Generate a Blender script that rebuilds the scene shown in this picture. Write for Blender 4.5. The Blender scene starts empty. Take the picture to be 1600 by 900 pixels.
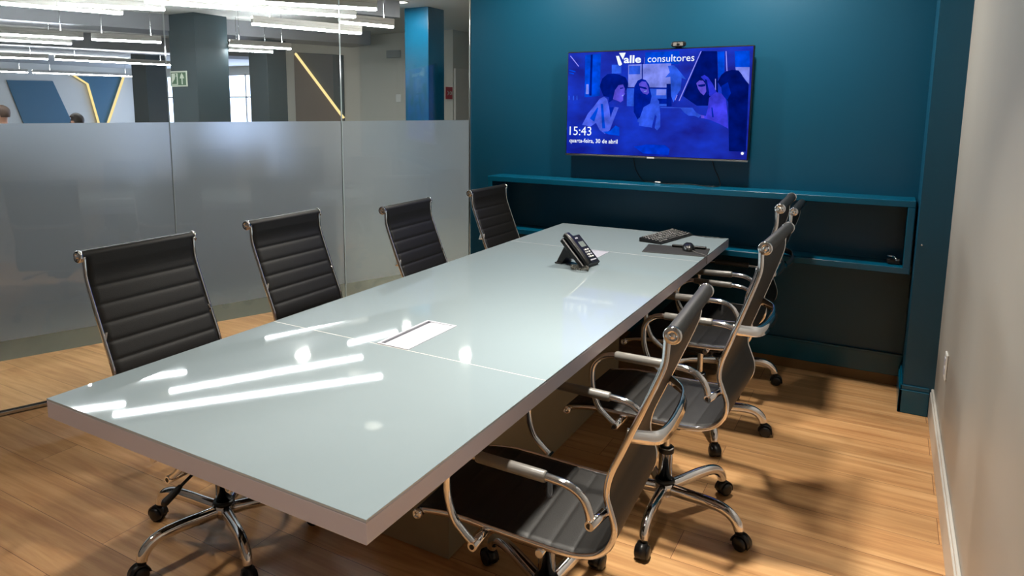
import bpy, math, random
from mathutils import Vector, Matrix
random.seed(7)
S = bpy.context.scene
C = S.collection
PI = math.pi
R = math.radians

# ------------------------------------------------------------------ camera
CAM = Vector((1.738, -0.8673, 1.4565))
YAW, PITCH, ROLL = R(30.167), R(8.3905), R(0.2828)
FPX, PX, PY = 1089.84, 754.14, 331.18
fwd = Vector((-math.sin(YAW)*math.cos(PITCH), math.cos(YAW)*math.cos(PITCH), -math.sin(PITCH)))
rgt = Vector((math.cos(YAW), math.sin(YAW), 0))
upv = rgt.cross(fwd)
r2 = rgt*math.cos(ROLL) + upv*math.sin(ROLL)
u2 = -rgt*math.sin(ROLL) + upv*math.cos(ROLL)
cd = bpy.data.cameras.new('camera'); cam = bpy.data.objects.new('camera', cd); C.objects.link(cam)
M = Matrix((r2, u2, -fwd)).transposed().to_4x4(); M.translation = CAM
cam.matrix_world = M
cd.sensor_fit = 'HORIZONTAL'; cd.sensor_width = 36; cd.lens = FPX/1600*36
cd.shift_x = (800-PX)/1600; cd.shift_y = (PY-450)/1600
cd.clip_start = 0.05; cd.clip_end = 100
S.camera = cam
S.view_settings.view_transform = 'Standard'; S.view_settings.look = 'None'
S.view_settings.exposure = 0.0; S.view_settings.gamma = 1
S.view_settings.use_curve_mapping = False
try:
    S.cycles.use_denoising = True
    S.cycles.max_bounces = 10; S.cycles.transparent_max_bounces = 16
    S.cycles.caustics_reflective = False; S.cycles.caustics_refractive = False
    S.cycles.sample_clamp_indirect = 4
except Exception: pass
w = bpy.data.worlds.new('world'); S.world = w; w.use_nodes = True
w.node_tree.nodes['Background'].inputs[0].default_value = (0.62, 0.78, 1, 1)
w.node_tree.nodes['Background'].inputs[1].default_value = 0.6

# lamp strengths in one place
LAMP_OFFICE = 75.0      # linear lamps
LAMP_WINDOW = 7.0
ROOM_W = (32, 22, 24, 6, 5)   # meeting room downlights, watts
OFFICE_DL = 45.0

# ------------------------------------------------------------------ materials
def srgb(c):
    f = lambda v: v/12.92 if v <= 0.04045 else ((v+0.055)/1.055)**2.4
    return tuple(f(x/255) for x in c) + (1,)
MATS = {}
def mat(name, col, rough=0.5, metal=0.0, coat=0.0, spec=0.5, emis=None, es=0.0, noise=0.0, nscale=8.0, bump=0.0, bscale=200.0, stretch=(1,1,1)):
    m = bpy.data.materials.new(name); m.use_nodes = True; nt = m.node_tree; b = nt.nodes['Principled BSDF']
    c = srgb(col)
    b.inputs['Base Color'].default_value = c; b.inputs['Roughness'].default_value = rough
    b.inputs['Metallic'].default_value = metal; b.inputs['Coat Weight'].default_value = coat
    b.inputs['Coat Roughness'].default_value = 0.02
    b.inputs['Specular IOR Level'].default_value = spec
    if emis: b.inputs['Emission Color'].default_value = srgb(emis); b.inputs['Emission Strength'].default_value = es
    tc = nt.nodes.new('ShaderNodeTexCoord'); mp = nt.nodes.new('ShaderNodeMapping'); mp.inputs['Scale'].default_value = stretch
    nt.links.new(tc.outputs['Object'], mp.inputs['Vector'])
    n = nt.nodes.new('ShaderNodeTexNoise'); n.inputs['Scale'].default_value = nscale; n.inputs['Detail'].default_value = 6
    nt.links.new(mp.outputs[0], n.inputs['Vector'])
    mx = nt.nodes.new('ShaderNodeMix'); mx.data_type = 'RGBA'
    k = 1-noise if noise else 0.985
    mx.inputs[6].default_value = tuple(v*k for v in c[:3])+(1,); mx.inputs[7].default_value = tuple(min(1, v*(2-k)) for v in c[:3])+(1,)
    nt.links.new(n.outputs['Fac'], mx.inputs[0]); nt.links.new(mx.outputs[2], b.inputs['Base Color'])
    if bump:
        n2 = nt.nodes.new('ShaderNodeTexNoise'); n2.inputs['Scale'].default_value = bscale; n2.inputs['Detail'].default_value = 3
        nt.links.new(mp.outputs[0], n2.inputs['Vector'])
        bp = nt.nodes.new('ShaderNodeBump'); bp.inputs['Strength'].default_value = bump; bp.inputs['Distance'].default_value = 0.002
        nt.links.new(n2.outputs['Fac'], bp.inputs['Height']); nt.links.new(bp.outputs[0], b.inputs['Normal'])
    MATS[name] = m
    return m
def emit(name, col, s):
    m = bpy.data.materials.new(name); m.use_nodes = True; nt = m.node_tree
    nt.nodes.remove(nt.nodes['Principled BSDF'])
    e = nt.nodes.new('ShaderNodeEmission'); e.inputs[0].default_value = srgb(col); e.inputs[1].default_value = s
    nt.links.new(e.outputs[0], nt.nodes['Material Output'].inputs[0]); MATS[name] = m
    return m

teal = mat('teal_paint', (0, 70, 96), 0.38, noise=0.04, nscale=3, bump=0.12, bscale=250)
teal_sat = mat('teal_lacquer', (0, 82, 110), 0.25, noise=0.02, bump=0.05, bscale=120)
chrome = mat('chrome', (240, 240, 243), 0.08, metal=1)
satin = mat('satin_grey', (116, 114, 110), 0.3, spec=0.5)
leather = mat('black_leather', (19, 18, 17), 0.48, noise=0.15, nscale=40, bump=0.25, bscale=500, spec=0.45)
plastic = mat('black_plastic', (16, 16, 17), 0.35)
plastic_rough = mat('rough_black_plastic', (22, 22, 23), 0.55, bump=0.1, bscale=600)
table_white = mat('table_lacquer', (212, 206, 218), 0.3, noise=0.015)
table_glass = mat('backpainted_glass', (139, 153, 159), 0.03, spec=0.5, noise=0.01)
glass_edge = mat('glass_edge', (228, 238, 236), 0.1)
ped_mat = mat('beige_pedestal', (150, 140, 118), 0.45, noise=0.02)
wall_beige = mat('beige_wall', (168, 164, 157), 0.40, noise=0.07, nscale=3.0, stretch=(1, 1, 0.35), bump=0.06, bscale=30)
white_trim = mat('white_trim', (205, 202, 196), 0.35)
ceil_mat = mat('white_ceiling', (215, 213, 208), 0.8)
office_wall = mat('office_wall', (196, 194, 184), 0.6, noise=0.02)
office_ceil = mat('office_ceiling', (205, 205, 203), 0.8, noise=0.02)
beam_mat = mat('grey_beam', (148, 150, 156), 0.7)
slate = mat('slate_paint', (42, 60, 67), 0.5, noise=0.03)
steel = mat('brushed_steel', (190, 190, 192), 0.22, metal=1)
brown_wall = mat('taupe_panel', (112, 97, 86), 0.6)
dark_wall = mat('charcoal_panel', (70, 76, 82), 0.6)
darkteal_wall = mat('dark_teal_panel', (8, 48, 58), 0.6)
teal_far = mat('teal_panel', (4, 82, 108), 0.55)
white_plastic = mat('white_plastic', (225, 225, 222), 0.35)
grey_plastic = mat('grey_plastic', (178, 178, 190), 0.35)
dark_slot = mat('dark_slot', (70, 72, 80), 0.5)
desk_mat = mat('dark_desk', (46, 44, 42), 0.5)
skin = mat('skin', (190, 140, 115), 0.5)
shirt = mat('grey_cloth', (110, 115, 125), 0.85)
hairm = mat('dark_hair', (40, 28, 20), 0.6, noise=0.3, nscale=60)
red = mat('red_sign', (190, 45, 45), 0.4)
green = mat('green_sign', (70, 105, 75), 0.4)
signwhite = mat('sign_white', (215, 222, 205), 0.4)
brown_strip = mat('brown_strip', (104, 78, 44), 0.5, noise=0.15, nscale=12)
led = emit('warm_led', (255, 222, 150), 1.25)
lamp_em = emit('lamp_white', (250, 252, 255), LAMP_OFFICE)
down_em = emit('downlight_white', (255, 246, 230), 12.0)
day_em = emit('daylight', (196, 214, 255), LAMP_WINDOW)
carpet = mat('grey_carpet', (88, 86, 72), 0.95, noise=0.3, nscale=60, bump=0.5, bscale=300)

def wood_floor():
    m = bpy.data.materials.new('wood_planks'); m.use_nodes = True; nt = m.node_tree; N = nt.nodes; L = nt.links
    b = N['Principled BSDF']
    tc = N.new('ShaderNodeTexCoord')
    br = N.new('ShaderNodeTexBrick'); br.offset = 0.37; br.offset_frequency = 2
    br.inputs['Scale'].default_value = 1; br.inputs['Brick Width'].default_value = 1.22; br.inputs['Row Height'].default_value = 0.18
    br.inputs['Mortar Size'].default_value = 0.0011; br.inputs['Mortar Smooth'].default_value = 0.2; br.inputs['Bias'].default_value = 0.0
    br.inputs['Color1'].default_value = (0, 0, 0, 1); br.inputs['Color2'].default_value = (1, 1, 1, 1); br.inputs['Mortar'].default_value = (0.5, 0.5, 0.5, 1)
    L.new(tc.outputs['Object'], br.inputs['Vector'])
    # grain stretched along X, shifted per plank
    sep = N.new('ShaderNodeSeparateXYZ'); L.new(tc.outputs['Object'], sep.inputs[0])
    addz = N.new('ShaderNodeMath'); addz.operation = 'MULTIPLY'; addz.inputs[1].default_value = 37.0
    L.new(br.outputs['Color'], addz.inputs[0])
    cmb = N.new('ShaderNodeCombineXYZ')
    mx = N.new('ShaderNodeMath'); mx.operation = 'MULTIPLY'; mx.inputs[1].default_value = 0.9; L.new(sep.outputs[0], mx.inputs[0])
    my = N.new('ShaderNodeMath'); my.operation = 'MULTIPLY'; my.inputs[1].default_value = 14; L.new(sep.outputs[1], my.inputs[0])
    L.new(mx.outputs[0], cmb.inputs[0]); L.new(my.outputs[0], cmb.inputs[1]); L.new(addz.outputs[0], cmb.inputs[2])
    n = N.new('ShaderNodeTexNoise'); n.inputs['Scale'].default_value = 1.6; n.inputs['Detail'].default_value = 8; n.inputs['Roughness'].default_value = 0.62; n.inputs['Distortion'].default_value = 0.5
    L.new(cmb.outputs[0], n.inputs['Vector'])
    rp = N.new('ShaderNodeValToRGB'); e = rp.color_ramp.elements
    e[0].position = 0.28; e[0].color = srgb((172, 122, 78)); e[1].position = 0.72; e[1].color = srgb((226, 182, 130))
    k = e.new(0.5); k.color = srgb((204, 156, 106))
    L.new(n.outputs['Fac'], rp.inputs[0])
    # knots
    cmb2 = N.new('ShaderNodeCombineXYZ'); m2 = N.new('ShaderNodeMath'); m2.operation = 'MULTIPLY'; m2.inputs[1].default_value = 1.4; L.new(sep.outputs[0], m2.inputs[0])
    m3 = N.new('ShaderNodeMath'); m3.operation = 'MULTIPLY'; m3.inputs[1].default_value = 5; L.new(sep.outputs[1], m3.inputs[0])
    L.new(m2.outputs[0], cmb2.inputs[0]); L.new(m3.outputs[0], cmb2.inputs[1])
    vo = N.new('ShaderNodeTexVoronoi'); vo.inputs['Scale'].default_value = 1.0; L.new(cmb2.outputs[0], vo.inputs['Vector'])
    kr = N.new('ShaderNodeValToRGB'); kr.color_ramp.elements[0].position = 0.02; kr.color_ramp.elements[0].color = (0.42, 0.3, 0.2, 1)
    kr.color_ramp.elements[1].position = 0.11; kr.color_ramp.elements[1].color = (1, 1, 1, 1); L.new(vo.outputs['Distance'], kr.inputs[0])
    mu = N.new('ShaderNodeMix'); mu.data_type = 'RGBA'; mu.blend_type = 'MULTIPLY'; mu.inputs[0].default_value = 0.75
    L.new(rp.outputs[0], mu.inputs[6]); L.new(kr.outputs[0], mu.inputs[7])
    # plank tone
    tr = N.new('ShaderNodeMapRange'); tr.inputs['To Min'].default_value = 0.88; tr.inputs['To Max'].default_value = 1.1; L.new(br.outputs['Color'], tr.inputs['Value'])
    mt = N.new('ShaderNodeVectorMath'); mt.operation = 'SCALE'; L.new(mu.outputs[2], mt.inputs[0]); L.new(tr.outputs[0], mt.inputs['Scale'])
    md = N.new('ShaderNodeMix'); md.data_type = 'RGBA'; L.new(br.outputs['Fac'], md.inputs[0]); L.new(mt.outputs[0], md.inputs[6]); md.inputs[7].default_value = srgb((120, 80, 50))
    L.new(md.outputs[2], b.inputs['Base Color'])
    b.inputs['Roughness'].default_value = 0.33; b.inputs['Specular IOR Level'].default_value = 0.5
    bp = N.new('ShaderNodeBump'); bp.inputs['Strength'].default_value = 0.08; bp.inputs['Distance'].default_value = 0.001
    L.new(n.outputs['Fac'], bp.inputs['Height']); L.new(bp.outputs[0], b.inputs['Normal'])
    return m
wood = wood_floor()

def clear_glass():
    m = bpy.data.materials.new('clear_glass'); m.use_nodes = True; nt = m.node_tree; N = nt.nodes; L = nt.links
    N.remove(N['Principled BSDF'])
    t = N.new('ShaderNodeBsdfTransparent'); t.inputs[0].default_value = (0.95, 0.975, 0.965, 1)
    g = N.new('ShaderNodeBsdfGlossy'); g.inputs['Roughness'].default_value = 0.0; g.inputs['Color'].default_value = (1, 1, 1, 1)
    f = N.new('ShaderNodeFresnel'); f.inputs['IOR'].default_value = 1.45
    n = N.new('ShaderNodeTexNoise'); n.inputs['Scale'].default_value = 2
    mx = N.new('ShaderNodeMixShader'); L.new(f.outputs[0], mx.inputs[0]); L.new(t.outputs[0], mx.inputs[1]); L.new(g.outputs[0], mx.inputs[2])
    L.new(mx.outputs[0], N['Material Output'].inputs[0])
    return m
glass = clear_glass()
def frost():
    m = bpy.data.materials.new('frosted_film'); m.use_nodes = True; nt = m.node_tree; N = nt.nodes; L = nt.links
    N.remove(N['Principled BSDF'])
    rf = N.new('ShaderNodeBsdfRefraction'); rf.inputs['Roughness'].default_value = 0.48; rf.inputs['IOR'].default_value = 1.25; rf.inputs[0].default_value = (0.94, 0.97, 1.0, 1)
    tl = N.new('ShaderNodeBsdfTranslucent'); tl.inputs[0].default_value = (0.82, 0.86, 0.9, 1)
    mx = N.new('ShaderNodeMixShader'); mx.inputs[0].default_value = 0.13
    L.new(rf.outputs[0], mx.inputs[1]); L.new(tl.outputs[0], mx.inputs[2]); L.new(mx.outputs[0], N['Material Output'].inputs[0])
    return m
film = frost()

# ------------------------------------------------------------------ mesh helpers
class MB:
    def __init__(s): s.v = []; s.f = []; s.m = []; s.sm = []
    def add(s, vs, fs, smooth=False, mi=0):
        o = len(s.v); s.v += [tuple(v) for v in vs]
        for f in fs: s.f.append(tuple(i+o for i in f)); s.m.append(mi); s.sm.append(smooth)
        return s
    def box(s, x0, x1, y0, y1, z0, z1, mi=0, b=0.0):
        if x0 > x1: x0, x1 = x1, x0
        if y0 > y1: y0, y1 = y1, y0
        if z0 > z1: z0, z1 = z1, z0
        if b <= 0:
            vs = [(x, y, z) for z in (z0, z1) for y in (y0, y1) for x in (x0, x1)]
            return s.add(vs, [(0,2,3,1),(4,5,7,6),(0,1,5,4),(2,6,7,3),(0,4,6,2),(1,3,7,5)], False, mi)
        # chamfered box
        b = min(b, (x1-x0)/2.01, (y1-y0)/2.01, (z1-z0)/2.01)
        vs = []; idx = {}
        X = (x0, x1); Y = (y0, y1); Z = (z0, z1)
        for i in (0, 1):
            for j in (0, 1):
                for k in (0, 1):
                    sx = b if i == 0 else -b; sy = b if j == 0 else -b; sz = b if k == 0 else -b
                    idx[i,j,k,'x'] = len(vs); vs.append((X[i], Y[j]+sy, Z[k]+sz))
                    idx[i,j,k,'y'] = len(vs); vs.append((X[i]+sx, Y[j], Z[k]+sz))
                    idx[i,j,k,'z'] = len(vs); vs.append((X[i]+sx, Y[j]+sy, Z[k]))
        fs = []
        g = lambda i,j,k,a: idx[i,j,k,a]
        fs += [(g(0,0,0,'x'),g(0,0,1,'x'),g(0,1,1,'x'),g(0,1,0,'x')), (g(1,0,0,'x'),g(1,1,0,'x'),g(1,1,1,'x'),g(1,0,1,'x'))]
        fs += [(g(0,0,0,'y'),g(1,0,0,'y'),g(1,0,1,'y'),g(0,0,1,'y')), (g(0,1,0,'y'),g(0,1,1,'y'),g(1,1,1,'y'),g(1,1,0,'y'))]
        fs += [(g(0,0,0,'z'),g(0,1,0,'z'),g(1,1,0,'z'),g(1,0,0,'z')), (g(0,0,1,'z'),g(1,0,1,'z'),g(1,1,1,'z'),g(0,1,1,'z'))]
        for i in (0, 1):
            for j in (0, 1):
                fs.append((g(i,j,0,'x'),g(i,j,1,'x'),g(i,j,1,'y'),g(i,j,0,'y')))
                fs.append((g(i,0,j,'x'),g(i,1,j,'x'),g(i,1,j,'z'),g(i,0,j,'z')))
                fs.append((g(0,i,j,'y'),g(1,i,j,'y'),g(1,i,j,'z'),g(0,i,j,'z')))
                for k in (0, 1): fs.append((g(i,j,k,'x'),g(i,j,k,'y'),g(i,j,k,'z')))
        return s.add(vs, fs, False, mi)
    def obox(s, c, ax, ay, h, z0, mi=0):
        """box from centre c (x,y), half-vectors ax, ay (2D), from z0 up by h"""
        P = []
        for z in (z0, z0+h):
            for a, b in ((-1,-1),(1,-1),(1,1),(-1,1)):
                P.append((c[0]+a*ax[0]+b*ay[0], c[1]+a*ax[1]+b*ay[1], z))
        return s.add(P, [(3,2,1,0),(4,5,6,7),(0,1,5,4),(1,2,6,5),(2,3,7,6),(3,0,4,7)], False, mi)
    def sweep(s, path, sec, fixed=None, mi=0, smooth=True, cap=True, closed=False, scales=None):
        """sweep 2D section (a,b) along a path; a along 'side', b along 'normal'"""
        P = [Vector(p) for p in path]; n = len(P); k = len(sec); vs = []; side = None
        for i in range(n):
            if closed: t = P[(i+1) % n]-P[i-1]
            else: t = (P[min(i+1, n-1)]-P[max(i-1, 0)])
            t.normalize()
            if fixed is not None: side = Vector(fixed)
            elif side is None:
                up = Vector((0, 0, 1)) if abs(t.z) < 0.9 else Vector((0, 1, 0))
                side = t.cross(up)
            side = (side - t*side.dot(t)).normalized(); nn = t.cross(side)
            q = scales[i] if scales else 1
            for a, b in sec: vs.append(P[i]+side*a*q+nn*b*q)
        fs = []
        for i in range(n if closed else n-1):
            for j in range(k):
                j2 = (j+1) % k; i2 = (i+1) % n
                fs.append((i*k+j, i2*k+j, i2*k+j2, i*k+j2))
        s.add(vs, fs, smooth, mi)
        if cap and not closed:
            o = len(s.v)-len(vs)
            s.f.append(tuple(o+j for j in range(k))); s.m.append(mi); s.sm.append(False)
            s.f.append(tuple(o+(n-1)*k+j for j in reversed(range(k)))); s.m.append(mi); s.sm.append(False)
        return s
    def tube(s, path, r, n=12, **kw):
        sec = [(r*math.cos(2*PI*i/n), r*math.sin(2*PI*i/n)) for i in range(n)]
        return s.sweep(path, sec, **kw)
    def lathe(s, prof, o=(0,0,0), axis='z', n=24, mi=0, smooth=True):
        vs = []; k = len(prof)
        for i in range(n):
            a = 2*PI*i/n
            for r, h in prof:
                p = (r*math.cos(a), r*math.sin(a), h)
                if axis == 'x': p = (p[2], p[0], p[1])
                elif axis == 'y': p = (p[0], p[2], p[1])
                vs.append((p[0]+o[0], p[1]+o[1], p[2]+o[2]))
        fs = [(i*k+j, ((i+1) % n)*k+j, ((i+1) % n)*k+j+1, i*k+j+1) for i in range(n) for j in range(k-1)]
        return s.add(vs, fs, smooth, mi)
    def poly(s, pts, depth=None, mi=0):
        """pts: 3D polygon; depth: extrusion vector"""
        n = len(pts); P = [Vector(p) for p in pts]
        if depth is None: return s.add(P, [tuple(range(n))], False, mi)
        D = Vector(depth); V = P+[p+D for p in P]
        return s.add(V, [tuple(range(n)), tuple(reversed(range(n, 2*n)))]+[(i, i+n, (i+1) % n+n, (i+1) % n) for i in range(n)], False, mi)
    def build(s, name, mats, parent=None, loc=None, rot=None):
        me = bpy.data.meshes.new(name); me.from_pydata(s.v, [], s.f)
        if not isinstance(mats, (list, tuple)): mats = [mats]
        for m in mats: me.materials.append(m)
        me.polygons.foreach_set('material_index', s.m); me.polygons.foreach_set('use_smooth', s.sm)
        me.update()
        import bmesh
        bm = bmesh.new(); bm.from_mesh(me); bmesh.ops.recalc_face_normals(bm, faces=bm.faces); bm.to_mesh(me); bm.free()
        o = bpy.data.objects.new(name, me); C.objects.link(o)
        if parent: o.parent = parent
        if loc: o.location = loc
        if rot: o.rotation_euler = rot
        return o
def tag(o, label=None, cat=None, group=None, kind=None):
    if label: o['label'] = label
    if cat: o['category'] = cat
    if group: o['group'] = group
    if kind: o['kind'] = kind
    return o
def empty(name, loc=(0,0,0), rz=0):
    o = bpy.data.objects.new(name, None); C.objects.link(o); o.location = loc; o.rotation_euler = (0, 0, rz); o.empty_display_size = 0.1
    return o
def struct(o, label=None): return tag(o, label, kind='structure')
KIDS = {}
def copy_tree(o, parent=None):
    c = o.copy(); C.objects.link(c)
    if parent: c.parent = parent
    for ch in [x for x in bpy.data.objects if x.parent == o]: copy_tree(ch, c)
    return c
def catmull(P, n=6):
    P = [Vector(p) for p in P]; out = []
    for i in range(len(P)-1):
        p0 = P[max(i-1, 0)]; p1 = P[i]; p2 = P[i+1]; p3 = P[min(i+2, len(P)-1)]
        for k in range(n):
            t = k/n
            out.append(0.5*((2*p1)+(p2-p0)*t+(2*p0-5*p1+4*p2-p3)*t*t+(3*p1-p0-3*p2+p3)*t**3))
    out.append(P[-1]); return out
def resample(P, step):
    L = [0]
    for a, b in zip(P, P[1:]): L.append(L[-1]+(b-a).length)
    n = max(2, int(round(L[-1]/step))); out = []; j = 0
    for i in range(n+1):
        t = L[-1]*i/n
        while j < len(L)-2 and L[j+1] < t: j += 1
        q = (t-L[j])/max(1e-9, L[j+1]-L[j]); out.append(P[j].lerp(P[j+1], q))
    return out, L[-1]

# ------------------------------------------------------------------ room shell
XR = 2.012       # right wall
YW = 3.336       # teal wall
YP = 2.9705      # pilaster front
XP = 1.884       # pilaster left face
GX, GY = -0.809, 3.334
GA = R(20.96)
gd = Vector((-math.sin(GA), -math.cos(GA), 0))      # along the glass, towards the camera side
gn = Vector((-math.cos(GA), math.sin(GA), 0))       # out into the office
def gp(u, off=0, z=0): 
    p = Vector((GX, GY, 0))+gd*u+gn*off; return (p.x, p.y, z)
H = 2.60; HO = 2.62; YS = -2.3
UE = (GY-YS)/math.cos(GA)
gend = gp(UE)

# floors
def poly_floor(name, pts, z, th, m):
    b = MB(); b.poly([(x, y, z) for x, y in pts], (0, 0, -th)); return b.build(name, m)
OFF = 0.87
a = gp(-1.2, OFF); b_ = gp(UE, OFF)
struct(poly_floor('floor', [(b_[0], YS), (XR+0.1, YS), (XR+0.1, 6.0), (a[0]+(6.0-a[1])*math.tan(GA), 6.0), (b_[0], b_[1])], 0, 0.1, wood), 'oak-look plank floor of the meeting room running out past the glass wall')
fl = poly_floor('floor_carpet', [(-19, -4), (b_[0], -4), (b_[0], b_[1]), (a[0]+(6.0-a[1])*math.tan(GA), 6.0), (XR+0.1, 6.0), (XR+0.1, 13.3), (-19, 13.3)], 0, 0.1, carpet); struct(fl, 'grey carpet of the open office')
# ceilings
struct(poly_floor('ceiling', [(gp(UE)[0], YS), (XR+0.1, YS), (XR+0.1, YW+0.1), (GX, YW+0.1), gp(0)[:2]], H+0.05, 0.05, ceil_mat), 'white ceiling of the meeting room')
struct(poly_floor('ceiling_office', [(-19, -4), (gp(UE)[0]-0.02, -4), (gp(UE)[0]-0.02, YS), (gp(0, 0.02)[0], gp(0, 0.02)[1]), (GX-0.02, YW+0.12), (XR+0.1, YW+0.12), (XR+0.1, 13.3), (-19, 13.3)], HO+0.05, 0.05, office_ceil), 'pale ceiling of the open office')
# walls
struct(MB().box(XR, XR+0.1, YS, YW+0.11, 0, H).build('wall_right', wall_beige), 'beige wall on the right')
struct(MB().box(gend[0]-0.05, XR+0.1, YS-0.1, YS, 0, H).build('wall_behind_camera', wall_beige))
struct(MB().box(GX+0.003, XR, YW, YW+0.11, 0, H).build('wall_front', [teal]), 'teal wall carrying the television')
pil = MB().box(XP, XR, YP, YW, 0, H).build('wall_pilaster', teal); struct(pil, 'teal pilaster at the right end of the television wall')
# baseboards
b = MB(); b.box(GX+0.06, XP, YW-0.012, YW, 0.055, 0.165, b=0.003); b.box(GX+0.06, XP, YW-0.018, YW-0.001, 0.165, 0.175)
struct(b.build('baseboard_front', teal_sat))
struct(MB().box(GX+0.06, XP, YW-0.010, YW-0.0005, 0, 0.055).build('trim_brown_strip', brown_strip), 'dark brown strip under the teal baseboard')  # thin dark brown strip along the foot of the teal wall
b = MB()
for (z0, z1, t) in ((0, 0.118, 0.016), (0.118, 0.140, 0.010)):
    b.box(XP-t, XR-0.018, YP-t, YP-0.0003, z0, z1, b=0.003); b.box(XP-t, XP-0.0003, YP-t, YW-0.02, z0, z1, b=0.003)
struct(b.build('baseboard_pilaster', teal_sat))
b = MB(); b.box(XR-0.016, XR-0.0005, YS, YP-0.001, 0, 0.125, b=0.003); b.box(XR-0.011, XR-0.0005, YS, YP-0.001, 0.125, 0.14, b=0.002)
struct(b.build('baseboard_right', white_trim), 'white baseboard along the beige wall')

# office shell
struct(MB().box(-19.1, -18.5, -4, 13.3, 0, HO).build('wall_office_left', office_wall))
struct(MB().box(-19, gend[0], -4.1, -4, 0, HO).build('wall_office_near', office_wall))
struct(MB().box(gend[0]-0.1, gend[0]-0.02, -4, YS-0.0, 0, HO).build('wall_office_side', office_wall))
struct(MB().box(-8.0, -4.0, 8.1, 8.25, 0, HO).build('wall_office_back', office_wall))
struct(MB().box(-8.0, -7.85, 8.25, 13.2, 0, HO).build('wall_office_return', office_wall))
struct(MB().box(-4.15, -4.0, 8.25, 13.2, 0, HO).build('wall_corridor', office_wall))
struct(MB().box(-4.15, 2.2, 13.1, 13.2, 0, HO).build('wall_corridor_end', office_wall))
struct(MB().box(XR+0.1, XR+0.2, YW, 13.2, 0, HO).build('wall_office_right', office_wall))
# window wall (Y=13) with two openings of daylight
b = MB(); b.box(-18.5, -7.9, 13.0, 13.2, 0, 0.08); b.box(-18.5, -7.9, 13.0, 13.2, 2.42, HO)
xs = [(-18.5, -17.9), (-15.1, -14.9), (-11.9, -11.7), (-8.6, -7.9)]
for x0, x1 in xs: b.box(x0, x1, 13.0, 13.2, 0.08, 2.42)
struct(b.build('wall_windows', office_wall))
for i, (x0, x1) in enumerate(((-17.9, -15.1), (-14.9, -11.9), (-11.7, -8.6))):
    wn = struct(MB().box(x0, x1, 13.14, 13.16, 0.08, 2.42).build('window_%d' % (i+1), day_em), 'daylit office window')
    f = MB(); f.box(x0, x1, 13.08, 13.13, 0.08, 0.13); f.box(x0, x1, 13.08, 13.13, 2.37, 2.42); f.box(x0, x1, 13.08, 13.13, 1.74, 1.78)
    k = 4
    for q in range(k+1):
        xx = x0+(x1-x0)*q/k; f.box(max(x0, xx-0.025), min(x1, xx+0.025), 13.08, 13.13, 0.08, 2.42)
    f.build('window_frame', white_trim, wn)
# feature wall paint: flat painted panels on the left office wall
XF = -18.5
b = MB(); b.poly([(XF+0.033, y, z) for y, z in [(8.95, 2.15), (10.13, 2.17), (10.62, 0.9), (11.2, 0.02), (9.95, 0.02), (9.31, 0.9)]], (-0.03, 0, 0))
tag(b.build('painted_panel', teal_far), 'slanted teal panel at the far left of the office wall', 'wall panel', 'teal wall panels')
b = MB(); b.poly([(XF+0.033, y, z) for y, z in [(10.72, 2.32), (11.09, 2.1), (11.32, 0.98), (11.44, 0.4), (11.58, 0.98), (12.18, 2.37)]], (-0.03, 0, 0))
tag(b.build('painted_panel', teal_far), 'v-shaped teal panel edged by glowing strips on the office wall', 'wall panel', 'teal wall panels')
for pts, lb in (([(10.70, 2.34), (11.07, 2.12), (11.32, 0.98), (11.42, 0.45)], 'bent glowing led strip on the left edge of the v-shaped teal panel'), ([(12.2, 2.37), (11.6, 0.98), (11.46, 0.45)], 'straight glowing led strip on the right edge of the v-shaped teal panel')):
    tag(MB().sweep([(XF+0.085, y, z) for y, z in pts], [(-0.028,-0.02),(0.028,-0.02),(0.028,0.02),(-0.028,0.02)], smooth=False).build('led_strip', led), lb, 'led strip', 'led strips on the office wall')
# slanted accent panel on the back office wall
ac = empty('accent_panel', (-6.68, 8.1, 0)); tag(ac, 'taupe and charcoal wall panel crossed by a diagonal glowing strip', 'wall panel')
b = MB(); b.poly([(-0.55, -0.02, 0.01), (-0.55, -0.02, 2.41), (-0.49, -0.02, 2.38), (0.51, -0.02, 1.34), (0.55, -0.02, 1.2), (0.55, -0.02, 0.01)], (0, 0.018, 0)); b.build('taupe_board', brown_wall, ac)
b = MB(); b.poly([(-0.49, -0.02, 2.38), (-0.49, -0.02, 2.40), (0.33, -0.02, 2.34), (0.33, -0.02, 1.53)], (0, 0.018, 0)); b.build('charcoal_board', dark_wall, ac)
b = MB(); b.poly([(0.33, -0.02, 1.53), (0.33, -0.02, 2.34), (0.55, -0.02, 2.32), (0.55, -0.02, 1.2), (0.51, -0.02, 1.34)], (0, 0.018, 0)); b.build('dark_teal_board', darkteal_wall, ac)
MB().sweep([(-0.49, -0.035, 2.38), (0.55, -0.035, 1.30)], [(-0.022,-0.014),(0.022,-0.014),(0.022,0.014),(-0.022,0.014)], smooth=False).build('led_strip', led, ac)
# white door-like panel on the corridor corner wall
tag(MB().box(-4.0+0.0005, -3.965, 8.12, 9.05, 0.0, 2.06, b=0.003).build('corridor_door', white_trim), 'pale flush door beyond the teal column', 'door')
# beams under the office ceiling
def beam(p0, p1, wd, z, hh, lab):
    v = Vector((p1[0]-p0[0], p1[1]-p0[1])); n = Vector((-v.y, v.x)).normalized()*wd/2; c = ((p0[0]+p1[0])/2, (p0[1]+p1[1])/2)
    o = MB().obox(c, v/2, n, hh, z).build('trim_beam', beam_mat); struct(o, lab)
def gpt(u, off): q = gp(u, off); return (q[0], q[1])
beam(gpt(6, 3.05), gpt(-1.2, 3.05), 0.5, 2.44, 0.18, 'grey ceiling beam')
beam(gpt(8, 6.0), gpt(-2.5, 6.0), 0.6, 2.42, 0.2, 'grey ceiling beam')
beam(gpt(8, 9.3), gpt(-3.0, 9.3), 0.8, 2.38, 0.24, 'grey ceiling beam')

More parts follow.
